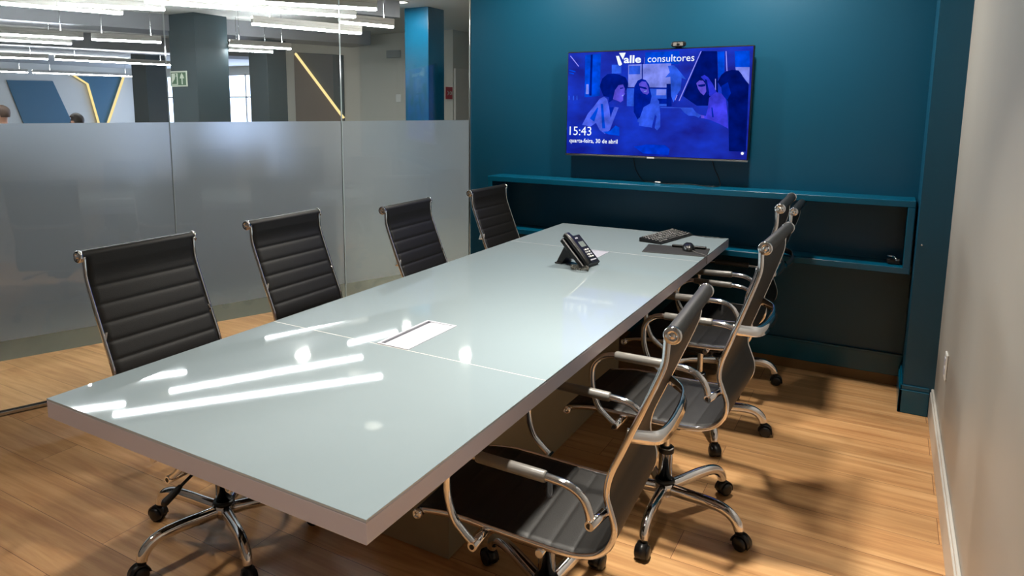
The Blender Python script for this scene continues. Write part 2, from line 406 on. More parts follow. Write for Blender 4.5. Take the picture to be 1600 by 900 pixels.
# columns
def column(name, nx, ny, s, m, label):
    # near corner (max x, min y)
    o = MB().box(nx-s, nx, ny, ny+s, 0, HO, b=0.004).build(name, m); tag(o, label, 'column', 'columns in the office'); return o
column('column', -5.80, 4.99, 0.50, slate, 'wide slate column with the green sign on it')
column('column', -10.89, 7.79, 0.46, slate, 'slate column left of the one carrying the green sign')
column('column', -5.98, 6.31, 0.37, slate, 'slim slate column between the bright window and the accent panel')
column('column', -2.97, 5.96, 0.335, mat('teal_column_paint', (0, 54, 78), 0.22), 'glossy teal column nearest the television wall')

# green sign on the wide column
sg = empty('exit_sign', (-6.137, 4.988, 1.817)); tag(sg, 'green pictogram sign with stairs and arrow on the wide slate column', 'sign')
MB().box(-0.165, 0.165, -0.012, 0, -0.098, 0.098, b=0.004).build('frame', signwhite, sg)
b = MB(); b.box(-0.145, 0.145, -0.014, -0.012, -0.08, 0.08); b.build('face', green, sg)
b = MB()
b.box(-0.13, -0.01, -0.016, -0.014, -0.075, 0.07)
b.build('pictogram_plate', signwhite, sg)
b = MB()
for i in range(5): b.box(-0.12+i*0.018, -0.102+i*0.018, -0.018, -0.016, -0.065, -0.045+i*0.018)
b.lathe([(0, 0), (0.014, 0)], (-0.045, -0.0175, 0.052), 'y', 12)
b.poly([(-0.055, -0.018, 0.035), (-0.035, -0.018, 0.035), (-0.028, -0.018, 0.0), (-0.04, -0.018, -0.0), (-0.06, -0.018, 0.01)], (0, 0.001, 0))
b.build('pictogram', green, sg)
b = MB(); b.box(0.062, 0.082, -0.016, -0.014, -0.07, 0.01); b.poly([(0.03, -0.016, 0.005), (0.114, -0.016, 0.005), (0.095, -0.016, 0.045), (0.072, -0.016, 0.072), (0.049, -0.016, 0.045)], (0, 0.002, 0)); b.build('arrow', signwhite, sg)
# red sign
rs = empty('red_sign', (-3.998, 7.98, 1.69)); tag(rs, 'small red sign with white marks beside the teal column', 'sign')
MB().box(0, 0.01, -0.09, 0.09, -0.09, 0.09, b=0.002).build('plate', red, rs)
b = MB()
b.lathe([(0.016, 0), (0.026, 0)], (0.0115, 0.03, 0), 'x', 16)
b.sweep([(0.0115, -0.05+0.024*math.sin(t), 0.026*math.cos(t)) for t in [i*PI/8 for i in range(9)]], [(-0.001,-0.005),(0.001,-0.005),(0.001,0.005),(-0.001,0.005)], fixed=(1,0,0))
b.box(0.0105, 0.012, 0.062, 0.07, -0.025, 0.025)
b.build('marks', signwhite, rs)
# switch and sign bracket on the back office wall
tag(MB().box(-5.06, -4.97, 8.085, 8.0995, 1.56, 1.68, b=0.004).build('light_switch', white_plastic), 'small white light switch on the pale office wall', 'switch')
sb = MB(); sb.box(-5.22, -4.95, 8.06, 8.08, 2.24, 2.36, b=0.003); sb.box(-5.0, -4.97, 8.08, 8.0995, 2.28, 2.32)
tag(sb.build('small_sign', mat('sign_grey', (150, 152, 150), 0.5)), 'small grey sign high on the pale office wall', 'sign')
# wall lamps beside windows
for x, y, lb in ((-13.2, 12.95, 'small wall lamp left of the slim slate column'), (-10.9, 12.95, 'small wall lamp right of the slim slate column')):
    t = empty('wall_lamp', (x, y, 2.2)); tag(t, lb, 'lamp', 'small wall lamps by the windows')
    MB().box(-0.18, 0.18, -0.1, 0.05, 0.02, 0.16, b=0.01).build('housing', beam_mat, t); MB().box(-0.17, 0.17, -0.09, 0.04, -0.04, 0.02, b=0.01).build('diffuser', lamp_em, t)

# linear pendant lamps of the office
ZL = 2.19
LN = [((-4.73, 2.28), (-4.42, 3.16), 'z'), ((-4.34, 2.53), (-3.84, 3.18), ''), ((-7.75, 2.9), (-7.1, 4.36), ''), ((-7.10, 4.46), (-6.66, 5.14), ''), ((-8.6, 3.1), (-7.95, 4.7), ''),
      ((-12.1, 4.6), (-11.46, 6.27), ''), ((-11.40, 6.35), (-10.9, 8.5), ''), ((-17.3, 7.6), (-17.0, 8.75), ''), ((-17.0, 8.85), (-16.5, 11.45), ''),
      ((-4.05, 1.95), (-3.66, 2.45), ''), ((-4.6, 1.2), (-4.12, 1.86), ''), ((-3.55, 2.26), (-2.19, 4.05), ''), ((-3.58, 2.80), (-2.68, 4.35), ''),
      ((-3.98, 4.27), (-3.59, 5.51), ''), ((-3.08, 4.57), (-2.87, 5.17), ''), ((-6.18, 5.84), (-5.87, 6.67), ''), ((-6.88, 6.41), (-6.55, 6.97), '')]
LABELS = ['long lamp left of centre, lowest of the nearest rows', 'short lamp of the second row from the top left', 'lamp in the middle row at the left edge', 'lamp in the middle row ending at the wide slate column',
  'thin lamp under the middle row at the left edge', 'lamp of the lower row at the left edge', 'bright long lamp of the lower row above the second slate column', 'short lamp of the lowest row at the left edge',
  'long lamp of the lowest row above the teal wall panels', 'topmost lamp at the upper left corner', 'stub of lamp at the top just left of the wide slate column', 'topmost long lamp crossing above the wide slate column', 'second long lamp crossing above the wide slate column',
  'lamp right of the wide slate column ending near the second glass joint', 'short lamp crossing the second glass joint', 'upper of two small lamps above the bright window', 'lower of two small lamps above the bright window']
KL = 0.8696   # plan positions were measured for a height of 2.30
for i, (p, q, _) in enumerate(LN):
    P = Vector((CAM.x+(p[0]-CAM.x)*KL, CAM.y+(p[1]-CAM.y)*KL, 0)); Q = Vector((CAM.x+(q[0]-CAM.x)*KL, CAM.y+(q[1]-CAM.y)*KL, 0)); c = (P+Q)/2; v = Q-P; L = v.length
    t = empty('pendant_lamp', (c.x, c.y, ZL), math.atan2(v.y, v.x)); tag(t, 'white linear pendant: '+LABELS[i], 'lamp', 'linear pendant lamps in the office')
    MB().box(-L/2, L/2, -0.024, 0.024, 0.012, 0.05, b=0.003).box(-L/2, L/2, -0.024, -0.020, 0.05, 0.075).box(-L/2, L/2, 0.020, 0.024, 0.05, 0.075).build('housing', white_trim, t)
    MB().box(-L/2+0.004, L/2-0.004, -0.020, 0.020, -0.006, 0.012, b=0.005).build('diffuser', lamp_em, t)
    MB().box(-L/2+0.02, L/2-0.02, -0.018, 0.018, 0.0503, 0.054).build('added_uplight', lamp_em, t)  # glowing strip hidden in the housing top, added to brighten the ceiling
    for sx in (-1, 1):
        x = sx*min(L*0.35, L/2-0.1)
        MB().tube([(x, 0, 0.06), (x, 0, HO-ZL)], 0.0035, 6).build('wire', steel, t)
# extra unseen pendant lamps, added to brighten the office, outside the picture
for i, (p, q) in enumerate((((-5.2, -1.6), (-4.6, 0.2)), ((-8.4, -1.4), (-7.8, 0.6)), ((-12.4, -0.6), (-11.6, 1.8)), ((-8.6, 0.9), (-8.0, 2.4)))):
    P = Vector((p[0], p[1], 0)); Q = Vector((q[0], q[1], 0)); c = (P+Q)/2; v = Q-P; L = v.length
    t = empty('pendant_lamp', (c.x, c.y, ZL), math.atan2(v.y, v.x)); tag(t, 'added unseen linear pendant brightening the office, outside the picture', 'lamp', 'added unseen linear lamps outside the picture')
    MB().box(-L/2, L/2, -0.04, 0.04, 0.012, 0.062, b=0.003).build('housing', white_trim, t)
    MB().box(-L/2+0.004, L/2-0.004, -0.038, 0.038, -0.008, 0.012, b=0.004).build('diffuser', lamp_em, t)
    MB().tube([(0, 0, 0.06), (0, 0, HO-ZL)], 0.0035, 6).build('wire', steel, t)
    MB().box(-L/2+0.02, L/2-0.02, -0.03, 0.03, 0.0623, 0.068).build('added_uplight', lamp_em, t)  # added upward glow for the ceiling here too

def downlight(x, y, z, watts, label, group, r=0.075, col=(1, 0.93, 0.82), spread=180):
    t = empty('downlight', (x, y, z)); tag(t, label, 'downlight', group)
    MB().lathe([(r+0.02, 0), (r+0.02, -0.006), (r, -0.008), (r-0.004, 0)], n=28).build('ring', white_trim, t)
    MB().lathe([(0, -0.003), (r, -0.003)], n=28).build('diffuser', down_em, t)
    ld = bpy.data.lights.new('downlight_glow', 'AREA'); ld.shape = 'DISK'; ld.size = 2*r; ld.energy = watts; ld.color = col; ld.spread = R(spread)
    lo = bpy.data.objects.new('downlight_glow', ld); C.objects.link(lo); lo.parent = t; lo.location = (0, 0, -0.012)
for x, y, lb in ((-3.04, 5.54, 'round downlight in front of the teal column top'), (-3.43, 4.27, 'round downlight near the second glass joint'), (-1.93, 5.13, 'round downlight behind the television wall corner')):
    downlight(x, y, HO, OFFICE_DL, lb, 'office downlights', 0.07, (1, 0.96, 0.9))
for x, y, wt, lb in ((1.05, 2.72, ROOM_W[0], 'round downlight over the right table edge, nearest the teal wall'), (1.05, 1.05, ROOM_W[1], 'round downlight over the middle of the right table edge'), (-0.15, 2.72, ROOM_W[2], 'round downlight on the glass side, nearest the teal wall'), (1.05, -0.35, ROOM_W[3], 'round downlight in front of the near table end, right'), (-0.55, -0.3, ROOM_W[4], 'round downlight near the glass, in front of the near table end')):
    downlight(x, y, H, wt, lb, 'meeting room downlights', spread=165 if y > 2 else 88)

# ------------------------------------------------------------------ glass wall
def wallrot(o): o.rotation_euler = (0, 0, math.atan2(gd.y, gd.x))
GW = 0.9923
nP = int(UE/GW)
for i in range(nP+1):
    u0 = i*GW+0.002; u1 = min((i+1)*GW-0.002, UE-0.03)
    if i == 0: u0 = 0.006
    g = MB(); n = Vector((0, -1, 0))
    L = u1-u0
    # local frame: x along gd, y = left of gd ; outward gn is local -y
    g.box(0, L, -0.005, 0.005, 0.012, 2.59)
    # side faces get the edge material
    o = g.build('window_%d' % (i+4), [glass, glass_edge])
    for p in o.data.polygons:
        if abs(p.normal.x) > 0.9 or abs(p.normal.z) > 0.9: p.material_index = 1
    q = gp(u0); o.location = (q[0], q[1], 0); wallrot(o); struct(o, 'frameless clear glass pane with a frosted band')
    s_ = -1 if Matrix.Rotation(math.atan2(gd.y, gd.x), 3, 'Z') @ Vector((0, 1, 0)) @ gn < 0 else 1
    MB().box(0.0, L, s_*0.0055, s_*0.0065, 0.3602, 1.3803).build('frosted_band', film, o)
b = MB(); b.box(0, UE-0.03, -0.016, -0.006, 0, 0.022, b=0.002); b.box(0, UE-0.03, 0.006, 0.016, 0, 0.022, b=0.002); b.box(0, UE-0.03, -0.016, 0.016, 0, 0.008)
o = b.build('trim_glass_track', steel); o.location = (gp(0.006)[0], gp(0.006)[1], 0); wallrot(o); struct(o, 'steel floor track of the glass wall')
b = MB(); b.box(0, UE-0.03, -0.02, 0.02, 2.59, H+0.02)
o = b.build('trim_glass_top', steel); o.location = (gp(0.006)[0], gp(0.006)[1], 0); wallrot(o); struct(o)

# ------------------------------------------------------------------ wall shelf
SX0, SX1, SY, SZ0, SZ1, ST = -0.555, 1.872, 3.142, 0.6487, 1.018, 0.032
sh = empty('wall_shelf', ((SX0+SX1)/2, YW, SZ0)); tag(sh, 'long open teal shelf box fixed under the television', 'shelf')
ox, oy, oz = (SX0+SX1)/2, YW, SZ0
def sbx(x0, x1, y0, y1, z0, z1, name):
    MB().box(x0-ox, x1-ox, y0-oy, y1-oy, z0-oz, z1-oz, b=0.0015).build(name, teal_sat, sh)
sbx(SX0, SX1, SY, YW-0.0005, SZ1-ST, SZ1, 'top_board')
sbx(SX0, SX1, SY, YW-0.0005, SZ0, SZ0+ST, 'bottom_board')
sbx(SX0, SX0+ST, SY+0.0005, YW-0.0005, SZ0+ST, SZ1-ST, 'side_board')
sbx(SX1-ST, SX1, SY+0.0005, YW-0.0005, SZ0+ST, SZ1-ST, 'side_board')
pg = empty('power_strip', (1.80, 3.22, SZ0+ST)); tag(pg, 'small dark plug cluster with chrome pins in the right end of the shelf', 'plug')
MB().box(-0.03, 0.03, -0.02, 0.02, 0, 0.028, b=0.005).build('body', plastic, pg)
b = MB(); b.tube([(-0.03, -0.02, 0.045), (0.0, -0.025, 0.043)], 0.0035, 8); b.tube([(0.008, -0.022, 0.036), (0.012, -0.024, 0.022)], 0.003, 8); b.tube([(0.0, -0.02, 0.028), (0.005, -0.025, 0.045)], 0.002, 6); b.build('pins', chrome, pg)

# ------------------------------------------------------------------ television
TX, TZ, TW, TH = 0.502, 1.492, 1.108, 0.640
tv = empty('television', (TX, 3.262, TZ)); tag(tv, 'flat wall television showing a blue tinted lock screen', 'television')
b = MB(); b.box(-TW/2, TW/2, 0.002, 0.03, -TH/2, TH/2, b=0.004); b.box(-TW/2+0.12, TW/2-0.12, 0.03, 0.055, -TH/2+0.06, TH/2-0.15, b=0.006); b.build('casing', plastic, tv)
MB().box(-0.25, 0.25, 0.055, 0.0735, -0.15, 0.15).build('wall_bracket', plastic_rough, tv)
b = MB(); b.box(-TW/2, TW/2, -0.002, 0.003, -TH/2-0.004, -TH/2+0.006, b=0.001); b.build('bottom_trim', steel, tv)
MB().box(-0.022, 0.022, -0.004, -0.0015, -TH/2-0.004, -TH/2+0.005).build('logo_bar', white_plastic, tv)
def screen_mat():
    m = bpy.data.materials.new('screen_base'); m.use_nodes = True; nt = m.node_tree; N = nt.nodes; L = nt.links
    bs = N['Principled BSDF']; bs.inputs['Base Color'].default_value = (0.004, 0.004, 0.006, 1); bs.inputs['Roughness'].default_value = 0.15
    tc = N.new('ShaderNodeTexCoord'); mp = N.new('ShaderNodeMapping'); mp.inputs['Scale'].default_value = (3, 1, 5); L.new(tc.outputs['Object'], mp.inputs[0])
    n = N.new('ShaderNodeTexNoise'); n.inputs['Scale'].default_value = 1.6; n.inputs['Detail'].default_value = 4; L.new(mp.outputs[0], n.inputs['Vector'])
    rp = N.new('ShaderNodeValToRGB'); rp.color_ramp.elements[0].position = 0.35; rp.color_ramp.elements[0].color = srgb((0, 18, 140)); rp.color_ramp.elements[1].position = 0.7; rp.color_ramp.elements[1].color = srgb((2, 52, 205))
    L.new(n.outputs['Fac'], rp.inputs[0]); L.new(rp.outputs[0], bs.inputs['Emission Color']); bs.inputs['Emission Strength'].default_value = 1.0
    return m
SCOL = dict(mid=(0, 40, 178), win=(0, 78, 235), sky=(48, 96, 240), light=(132, 146, 252), dark=(0, 26, 138), night=(0, 20, 116), pale=(150, 150, 255),
            skin=(92, 82, 225), skin2=(100, 84, 226), shirt=(84, 108, 250), shirt2=(52, 92, 240), shirt3=(66, 66, 236), hair=(0, 32, 165), hair2=(44, 54, 222), edge=(60, 100, 240), blob=(0, 60, 225))
smats = [screen_mat()]; sidx = {}
for k, c in SCOL.items():
    m_ = emit('screen_'+k, c, 1.0); nt = m_.node_tree; e_ = [n for n in nt.nodes if n.type == 'EMISSION'][0]
    if k != 'pale':
        tc_ = nt.nodes.new('ShaderNodeTexCoord'); n_ = nt.nodes.new('ShaderNodeTexNoise'); n_.inputs['Scale'].default_value = 14; n_.inputs['Detail'].default_value = 3
        r_ = nt.nodes.new('ShaderNodeMapRange'); r_.inputs['From Min'].default_value = 0.3; r_.inputs['From Max'].default_value = 0.7; r_.inputs['To Min'].default_value = 0.5; r_.inputs['To Max'].default_value = 1.15
        nt.links.new(tc_.outputs['Object'], n_.inputs['Vector']); nt.links.new(n_.outputs['Fac'], r_.inputs['Value']); nt.links.new(r_.outputs[0], e_.inputs['Strength'])
    sidx[k] = len(smats); smats.append(m_)
SHAPES = [
('win', [(-0.442, 0.298), (-0.338, 0.303), (-0.338, 0.048), (-0.439, 0.04)]),
('dark', [(-0.405, 0.298), (-0.392, 0.300), (-0.392, 0.05), (-0.408, 0.05)]),
('light', [(-0.432, 0.06), (-0.412, 0.06), (-0.415, 0.12), (-0.430, 0.12)]),
('pale', [(-0.545, 0.295), (-0.540, 0.298), (-0.482, 0.232), (-0.486, 0.229)]), ('win', [(-0.55, 0.215), (-0.55, 0.205), (-0.505, 0.195), (-0.505, 0.201)]),
('win', [(-0.55, 0.197), (-0.55, 0.189), (-0.515, 0.182), (-0.515, 0.188)]),
('sky', [(-0.548, 0.05), (-0.542, 0.05), (-0.542, 0.025), (-0.548, 0.025)]), ('sky', [(-0.518, 0.05), (-0.511, 0.05), (-0.511, 0.023), (-0.518, 0.023)]), ('sky', [(-0.494, 0.05), (-0.487, 0.05), (-0.487, 0.023), (-0.494, 0.023)]),
('sky', [(-0.266, 0.235), (-0.205, 0.234), (-0.203, 0.181), (-0.264, 0.182)]),
('win', [(-0.057, 0.30), (0.146, 0.302), (0.149, 0.228), (-0.055, 0.23)]),
('light', [(-0.161, 0.233), (0.101, 0.233), (0.107, 0.094), (-0.156, 0.1)]),
('sky', [(-0.155, 0.225), (-0.085, 0.224), (-0.085, 0.175), (-0.155, 0.175)]),
('sky', [(-0.164, 0.093), (0.081, 0.086), (0.085, -0.014), (-0.16, -0.014)]),
('light', [(0.02, 0.085), (0.078, 0.084), (0.078, 0.05), (0.02, 0.05)]), ('hair', [(-0.01, 0.03), (0.085, 0.03), (0.085, 0.0), (-0.01, 0.0)]),
('dark', [(-0.077, 0.242), (-0.071, 0.241), (-0.065, 0.095), (-0.071, 0.095)]),
('dark', [(-0.16, 0.1), (0.084, 0.093), (0.084, 0.088), (-0.16, 0.095)]),
('dark', [(0.079, 0.116), (0.109, 0.116), (0.115, -0.014), (0.085, -0.014)]),
('sky', [(0.082, 0.219), (0.116, 0.222), (0.135, 0.207), (0.158, 0.181), (0.193, 0.14), (0.167, 0.148), (0.163, 0.082), (0.139, 0.045), (0.125, 0.009), (0.109, 0.046), (0.1, 0.156), (0.07, 0.153), (0.095, 0.182)]),
('night', [(0.276, 0.296), (0.361, 0.293), (0.384, -0.009), (0.262, -0.01), (0.179, 0.045)]),
('pale', [(0.269, 0.296), (0.274, 0.296), (0.16, 0.016), (0.155, 0.018)]),
('pale', [(0.143, 0.053), (0.147, 0.051), (0.135, 0.02), (0.132, 0.022)]),
('win', [(0.363, 0.289), (0.402, 0.291), (0.408, 0.179), (0.376, 0.144)]),
('pale', [(0.408, 0.291), (0.413, 0.291), (0.424, 0.182), (0.419, 0.182)]),
('pale', [(0.358, 0.14), (0.362, 0.14), (0.366, 0.075), (0.362, 0.075)]),
('win', [(0.457, 0.289), (0.538, 0.29), (0.543, 0.2), (0.466, 0.202)]),
('light', [(0.466, 0.202), (0.543, 0.2), (0.545, 0.106), (0.505, 0.156), (0.47, 0.181)]),
('night', [(0.373, 0.123), (0.392, 0.161), (0.415, 0.179), (0.449, 0.188), (0.484, 0.184), (0.502, 0.163), (0.524, 0.127), (0.543, 0.11), (0.549, -0.264), (0.457, -0.264), (0.438, 0.008), (0.403, 0.08)]),
('mid', [(0.395, 0.10), (0.43, 0.12), (0.45, 0.06), (0.43, 0.02), (0.40, 0.05)]),
('dark', [(-0.34, 0.106), (-0.325, 0.152), (-0.292, 0.179), (-0.252, 0.182), (-0.211, 0.173), (-0.174, 0.157), (-0.157, 0.123), (-0.164, 0.085), (-0.179, 0.078), (-0.185, 0.108), (-0.217, 0.109), (-0.24, 0.078), (-0.247, 0.028), (-0.275, 0.009), (-0.276, 0.04), (-0.313, 0.048)]),
('skin', [(-0.24, 0.082), (-0.217, 0.112), (-0.189, 0.116), (-0.176, 0.089), (-0.179, 0.07), (-0.175, 0.058), (-0.186, 0.047), (-0.185, 0.02), (-0.201, 0.009), (-0.226, 0.02), (-0.251, 0.028)]),
('light', [(-0.193, 0.052), (-0.184, 0.056), (-0.184, 0.046), (-0.195, 0.046)]), ('dark', [(-0.208, 0.096), (-0.186, 0.098), (-0.186, 0.092), (-0.206, 0.089)]),
('shirt', [(-0.415, -0.062), (-0.374, -0.015), (-0.337, 0.032), (-0.309, 0.044), (-0.288, 0.028), (-0.274, -0.022), (-0.264, -0.077), (-0.237, -0.018), (-0.212, -0.022), (-0.246, -0.108), (-0.265, -0.159), (-0.297, -0.183), (-0.332, -0.16), (-0.358, -0.117), (-0.395, -0.141), (-0.451, -0.13)]),
('win', [(-0.40, -0.09), (-0.35, -0.02), (-0.345, -0.03), (-0.37, -0.11)]), ('win', [(-0.33, 0.0), (-0.315, 0.0), (-0.295, -0.15), (-0.315, -0.15)]), ('mid', [(-0.274, -0.022), (-0.245, -0.02), (-0.262, -0.085)]),
('win', [(-0.314, -0.171), (-0.265, -0.166), (-0.229, -0.131), (-0.204, -0.142), (-0.202, -0.193), (-0.272, -0.186)]),
('hair', [(-0.119, 0.047), (-0.117, 0.104), (-0.098, 0.137), (-0.075, 0.148), (-0.048, 0.14), (-0.027, 0.114), (-0.009, 0.046), (-0.005, -0.059), (-0.042, -0.105), (-0.09, -0.09), (-0.115, -0.048)]),
('skin', [(-0.09, 0.118), (-0.071, 0.133), (-0.047, 0.129), (-0.031, 0.099), (-0.025, 0.065), (-0.036, 0.054), (-0.06, 0.062), (-0.077, 0.08)]),
('dark', [(-0.086, 0.105), (-0.048, 0.098), (-0.036, 0.088), (-0.05, 0.086), (-0.085, 0.095)]), ('light', [(-0.058, 0.075), (-0.038, 0.08), (-0.04, 0.072), (-0.055, 0.069)]),
('shirt2', [(-0.055, -0.02), (-0.02, 0.0), (0.02, 0.03), (0.02, -0.05), (0.0, -0.14), (-0.08, -0.13), (-0.075, -0.08)]),
('shirt2', [(-0.009, 0.039), (0.018, 0.042), (0.038, 0.016), (0.049, -0.059), (0.052, -0.134), (0.034, -0.157), (0.018, -0.142), (0.027, -0.074), (0.01, -0.051), (0.002, -0.142), (-0.049, -0.12), (-0.093, -0.106), (-0.082, -0.083), (-0.035, -0.074), (-0.021, -0.029)]),
('edge', [(0.047, -0.019), (0.238, -0.022), (0.238, -0.025), (0.048, -0.023)]),
('shirt2', [(0.168, -0.025), (0.238, -0.022), (0.261, -0.05), (0.29, -0.064), (0.277, -0.079), (0.251, -0.068), (0.218, -0.068), (0.191, -0.05)]),
('skin2', [(0.253, 0.117), (0.27, 0.133), (0.291, 0.131), (0.307, 0.109), (0.312, 0.07), (0.299, 0.048), (0.28, 0.063), (0.265, 0.085)]),
('dark', [(0.262, 0.108), (0.305, 0.112), (0.305, 0.100), (0.285, 0.096), (0.268, 0.098)]),
('hair2', [(0.276, 0.153), (0.297, 0.163), (0.319, 0.149), (0.346, 0.112), (0.369, 0.069), (0.381, 0.037), (0.331, 0.044), (0.322, 0.088), (0.306, 0.124)]),
('dark', [(0.300, 0.140), (0.312, 0.135), (0.330, 0.06), (0.322, 0.05), (0.310, 0.09)]),
('shirt3', [(0.33, 0.035), (0.36, 0.06), (0.395, 0.055), (0.42, 0.02), (0.432, -0.12), (0.36, -0.09), (0.315, -0.075), (0.325, -0.03)]),
('shirt3', [(0.338, 0.044), (0.369, 0.066), (0.401, 0.055), (0.424, 0.026), (0.434, -0.034), (0.446, -0.138), (0.4, -0.114), (0.338, -0.089), (0.287, -0.079), (0.298, -0.064), (0.366, -0.078), (0.393, -0.063), (0.355, -0.009)]),
('mid', [(0.345, -0.02), (0.352, -0.02), (0.362, -0.075), (0.353, -0.075)]), ('skin2', [(0.286, -0.062), (0.305, -0.066), (0.31, -0.08), (0.292, -0.082)]),
('blob', [(-0.107, -0.256), (-0.029, -0.242), (0.087, -0.242), (0.115, -0.264), (0.109, -0.298), (-0.046, -0.296)]),
]
b = MB(); b.box(-TW/2+0.007, TW/2-0.007, -0.0005, 0.004, -TH/2+0.01, TH/2-0.007)
for i, (k, pts) in enumerate(SHAPES):
    pts2 = [(max(-0.546, min(0.546, x*0.985)), z) for x, z in pts]
    vs = [(x, -0.0008-i*0.00002, z) for x, z in pts2]; b.add(vs, [tuple(range(len(vs)))], False, sidx[k])
sc_ = b.build('screen', smats, tv)
white_em = emit('screen_white', (240, 248, 255), 1.05)
def text(body, name, m, parent, loc, size, rot=(PI/2, 0, 0), width=None, bold=0.0, depth=0.0, align='LEFT'):
    cu = bpy.data.curves.new(name, 'FONT'); cu.body = body; cu.size = size; cu.offset = bold; cu.extrude = depth; cu.align_x = align; cu.resolution_u = 3
    to = bpy.data.objects.new(name+'_src', cu); C.objects.link(to)
    bpy.context.view_layer.update()
    me = bpy.data.meshes.new_from_object(to); bpy.data.objects.remove(to)
    me.name = name; me.materials.clear(); me.materials.append(m)
    xs_ = [v.co.x for v in me.vertices]; 
    if width: 
        sx = width/(max(xs_)-min(xs_)); x0 = min(xs_)
        for v in me.vertices: v.co.x = (v.co.x-x0)*sx
    o = bpy.data.objects.new(name, me); C.objects.link(o); o.parent = parent; o.location = loc; o.rotation_euler = rot
    return o
TYY = -0.0030
text('alle', 'logo_text', white_em, tv, (-0.186, TYY, 0.243), 0.062, width=0.106, bold=0.0016)
b = MB(); b.add([(-0.236, TYY, 0.286), (-0.218, TYY, 0.286), (-0.196, TYY, 0.236), (-0.205, TYY, 0.228), (-0.214, TYY, 0.228), (-0.220, TYY, 0.236)], [(0, 1, 2, 3, 4, 5)])
b.add([(-0.217, TYY, 0.303), (-0.176, TYY, 0.303), (-0.192, TYY, 0.263)], [(0, 1, 2)]); b.build('logo_mark', white_em, tv)
MB().box(-0.0595, -0.058, TYY-0.0003, TYY, 0.235, 0.272).build('logo_divider', MATS['screen_pale'], tv)
text('consultores', 'logo_text', white_em, tv, (-0.040, TYY, 0.243), 0.058, width=0.272)
text('15:43', 'clock_text', white_em, tv, (-0.527, TYY, -0.195), 0.078, width=0.146)
text('quarta-feira, 30 de abril', 'date_text', white_em, tv, (-0.527, TYY, -0.241), 0.036, width=0.318, bold=0.0004)
MB().lathe([(0, 0), (0.008, 0)], (0.523, TYY, -0.275), 'y', 16).build('status_icon', white_em, tv)
# webcam
wc = empty('webcam', (0.640, 3.262, TZ+TH/2)); tag(wc, 'small black webcam clipped on top of the television', 'webcam')
MB().box(-0.042, 0.042, -0.012, 0.012, 0.004, 0.036, b=0.009).build('body', plastic, wc)
MB().box(-0.028, 0.028, -0.0135, -0.0122, 0.010, 0.030, b=0.0006).build('face_plate', satin, wc)
MB().lathe([(0, -0.004), (0.007, -0.004), (0.009, 0)], (0, -0.0135, 0.020), 'y', 20).build('lens', plastic, wc)
b = MB(); b.box(-0.018, 0.018, -0.006, 0.034, 0.0005, 0.004); b.build('clip', plastic, wc)
# cables under the television
cb = MB().tube(catmull([(0.378, 3.3215, 1.165), (0.382, 3.328, 1.13), (0.392, 3.331, 1.09), (0.42, 3.331, 1.045), (0.45, 3.326, 1.022), (0.52, 3.30, 1.0215), (0.58, 3.27, 1.0215), (0.62, 3.26, 1.0215), (0.68, 3.29, 1.0215), (0.74, 3.30, 1.0215), (0.80, 3.27, 1.0215), (0.865, 3.25, 1.0215), (0.90, 3.27, 1.0218), (0.905, 3.31, 1.03), (0.885, 3.331, 1.075), (0.862, 3.331, 1.12), (0.850, 3.325, 1.165)], 8), 0.0026, 8)
o = cb.build('cable', plastic); tag(o, 'thin black cable looping below the television onto the shelf', 'cable')
o = MB().box(-0.02, 0.02, -0.006, 0.006, -0.004, 0.004, b=0.002).build('cable_tag', white_plastic, o, loc=(0.545, 3.286, 1.0255), rot=(0, 0, -0.5))

# outlet on the right wall, screw on pilaster
ot = empty('wall_outlet', (XR, 2.47, 0.42)); tag(ot, 'white double wall outlet on the beige wall near the baseboard', 'outlet')
MB().box(-0.008, -0.0003, -0.035, 0.035, -0.055, 0.055, b=0.003).build('plate', white_plastic, ot)
b = MB(); b.box(-0.0105, -0.008, -0.018, 0.018, 0.006, 0.034, b=0.001); b.box(-0.0105, -0.008, -0.018, 0.018, -0.034, -0.006, b=0.001); b.build('socket', grey_plastic, ot)
tag(MB().lathe([(0, -0.004), (0.004, -0.003), (0.005, 0)], (1.904, YP-0.0003, 0.832), 'y', 12).build('wall_screw', chrome), 'tiny bright screw head on the teal pilaster', 'screw')

# ------------------------------------------------------------------ conference table
W, L_, T, TT = 1.003, 3.128, 0.75, 0.0493
tb = empty('conference_table', (W/2, L_/2, 0)); tag(tb, 'long white conference table with glass top standing on a beige pedestal', 'table')
hx, hy = W/2, L_/2
GT = 0.006
b = MB(); b.box(-hx, hx, -hy, hy, T-TT, T-GT, b=0.0012); b.build('tabletop', table_white, tb)
S1, S2 = 0.734-hy, 2.43-hy
CBX = [(0.435, 0.553, 0.736, 1.008), (0.450, 0.562, 2.16, 2.428)]   # cable boxes
table_edge = mat('table_glass_edge', (196, 204, 212), 0.15)
def edge(o):
    for p in o.data.polygons:
        if abs(p.normal.z) < 0.5 and (abs(abs(p.center.x)-hx) < 0.002 or abs(abs(p.center.y)-hy) < 0.002): p.material_index = 1
def glass_piece(y0, y1, hole=None):
    b = MB(); e = 0.0; x0, x1 = -hx+e, hx-e
    if hole:
        a0, a1, c0, c1 = hole
        b.box(x0, a0, y0, y1, T-GT, T); b.box(a1, x1, y0, y1, T-GT, T); b.box(a0, a1, y0, c0, T-GT, T); b.box(a0, a1, c1, y1, T-GT, T)
    else: b.box(x0, x1, y0, y1, T-GT, T, b=0.0006)
    edge(b.build('glass_panel', [table_glass, table_edge], tb))
g_ = 0.0016
glass_piece(-hy, S1-g_); glass_piece(S2+g_, hy)
x0, x1 = -hx, hx
b = MB()
h1 = [v-(hx if i < 2 else hy) for i, v in enumerate(CBX[0])]; h2 = [v-(hx if i < 2 else hy) for i, v in enumerate(CBX[1])]
ym = 0.0
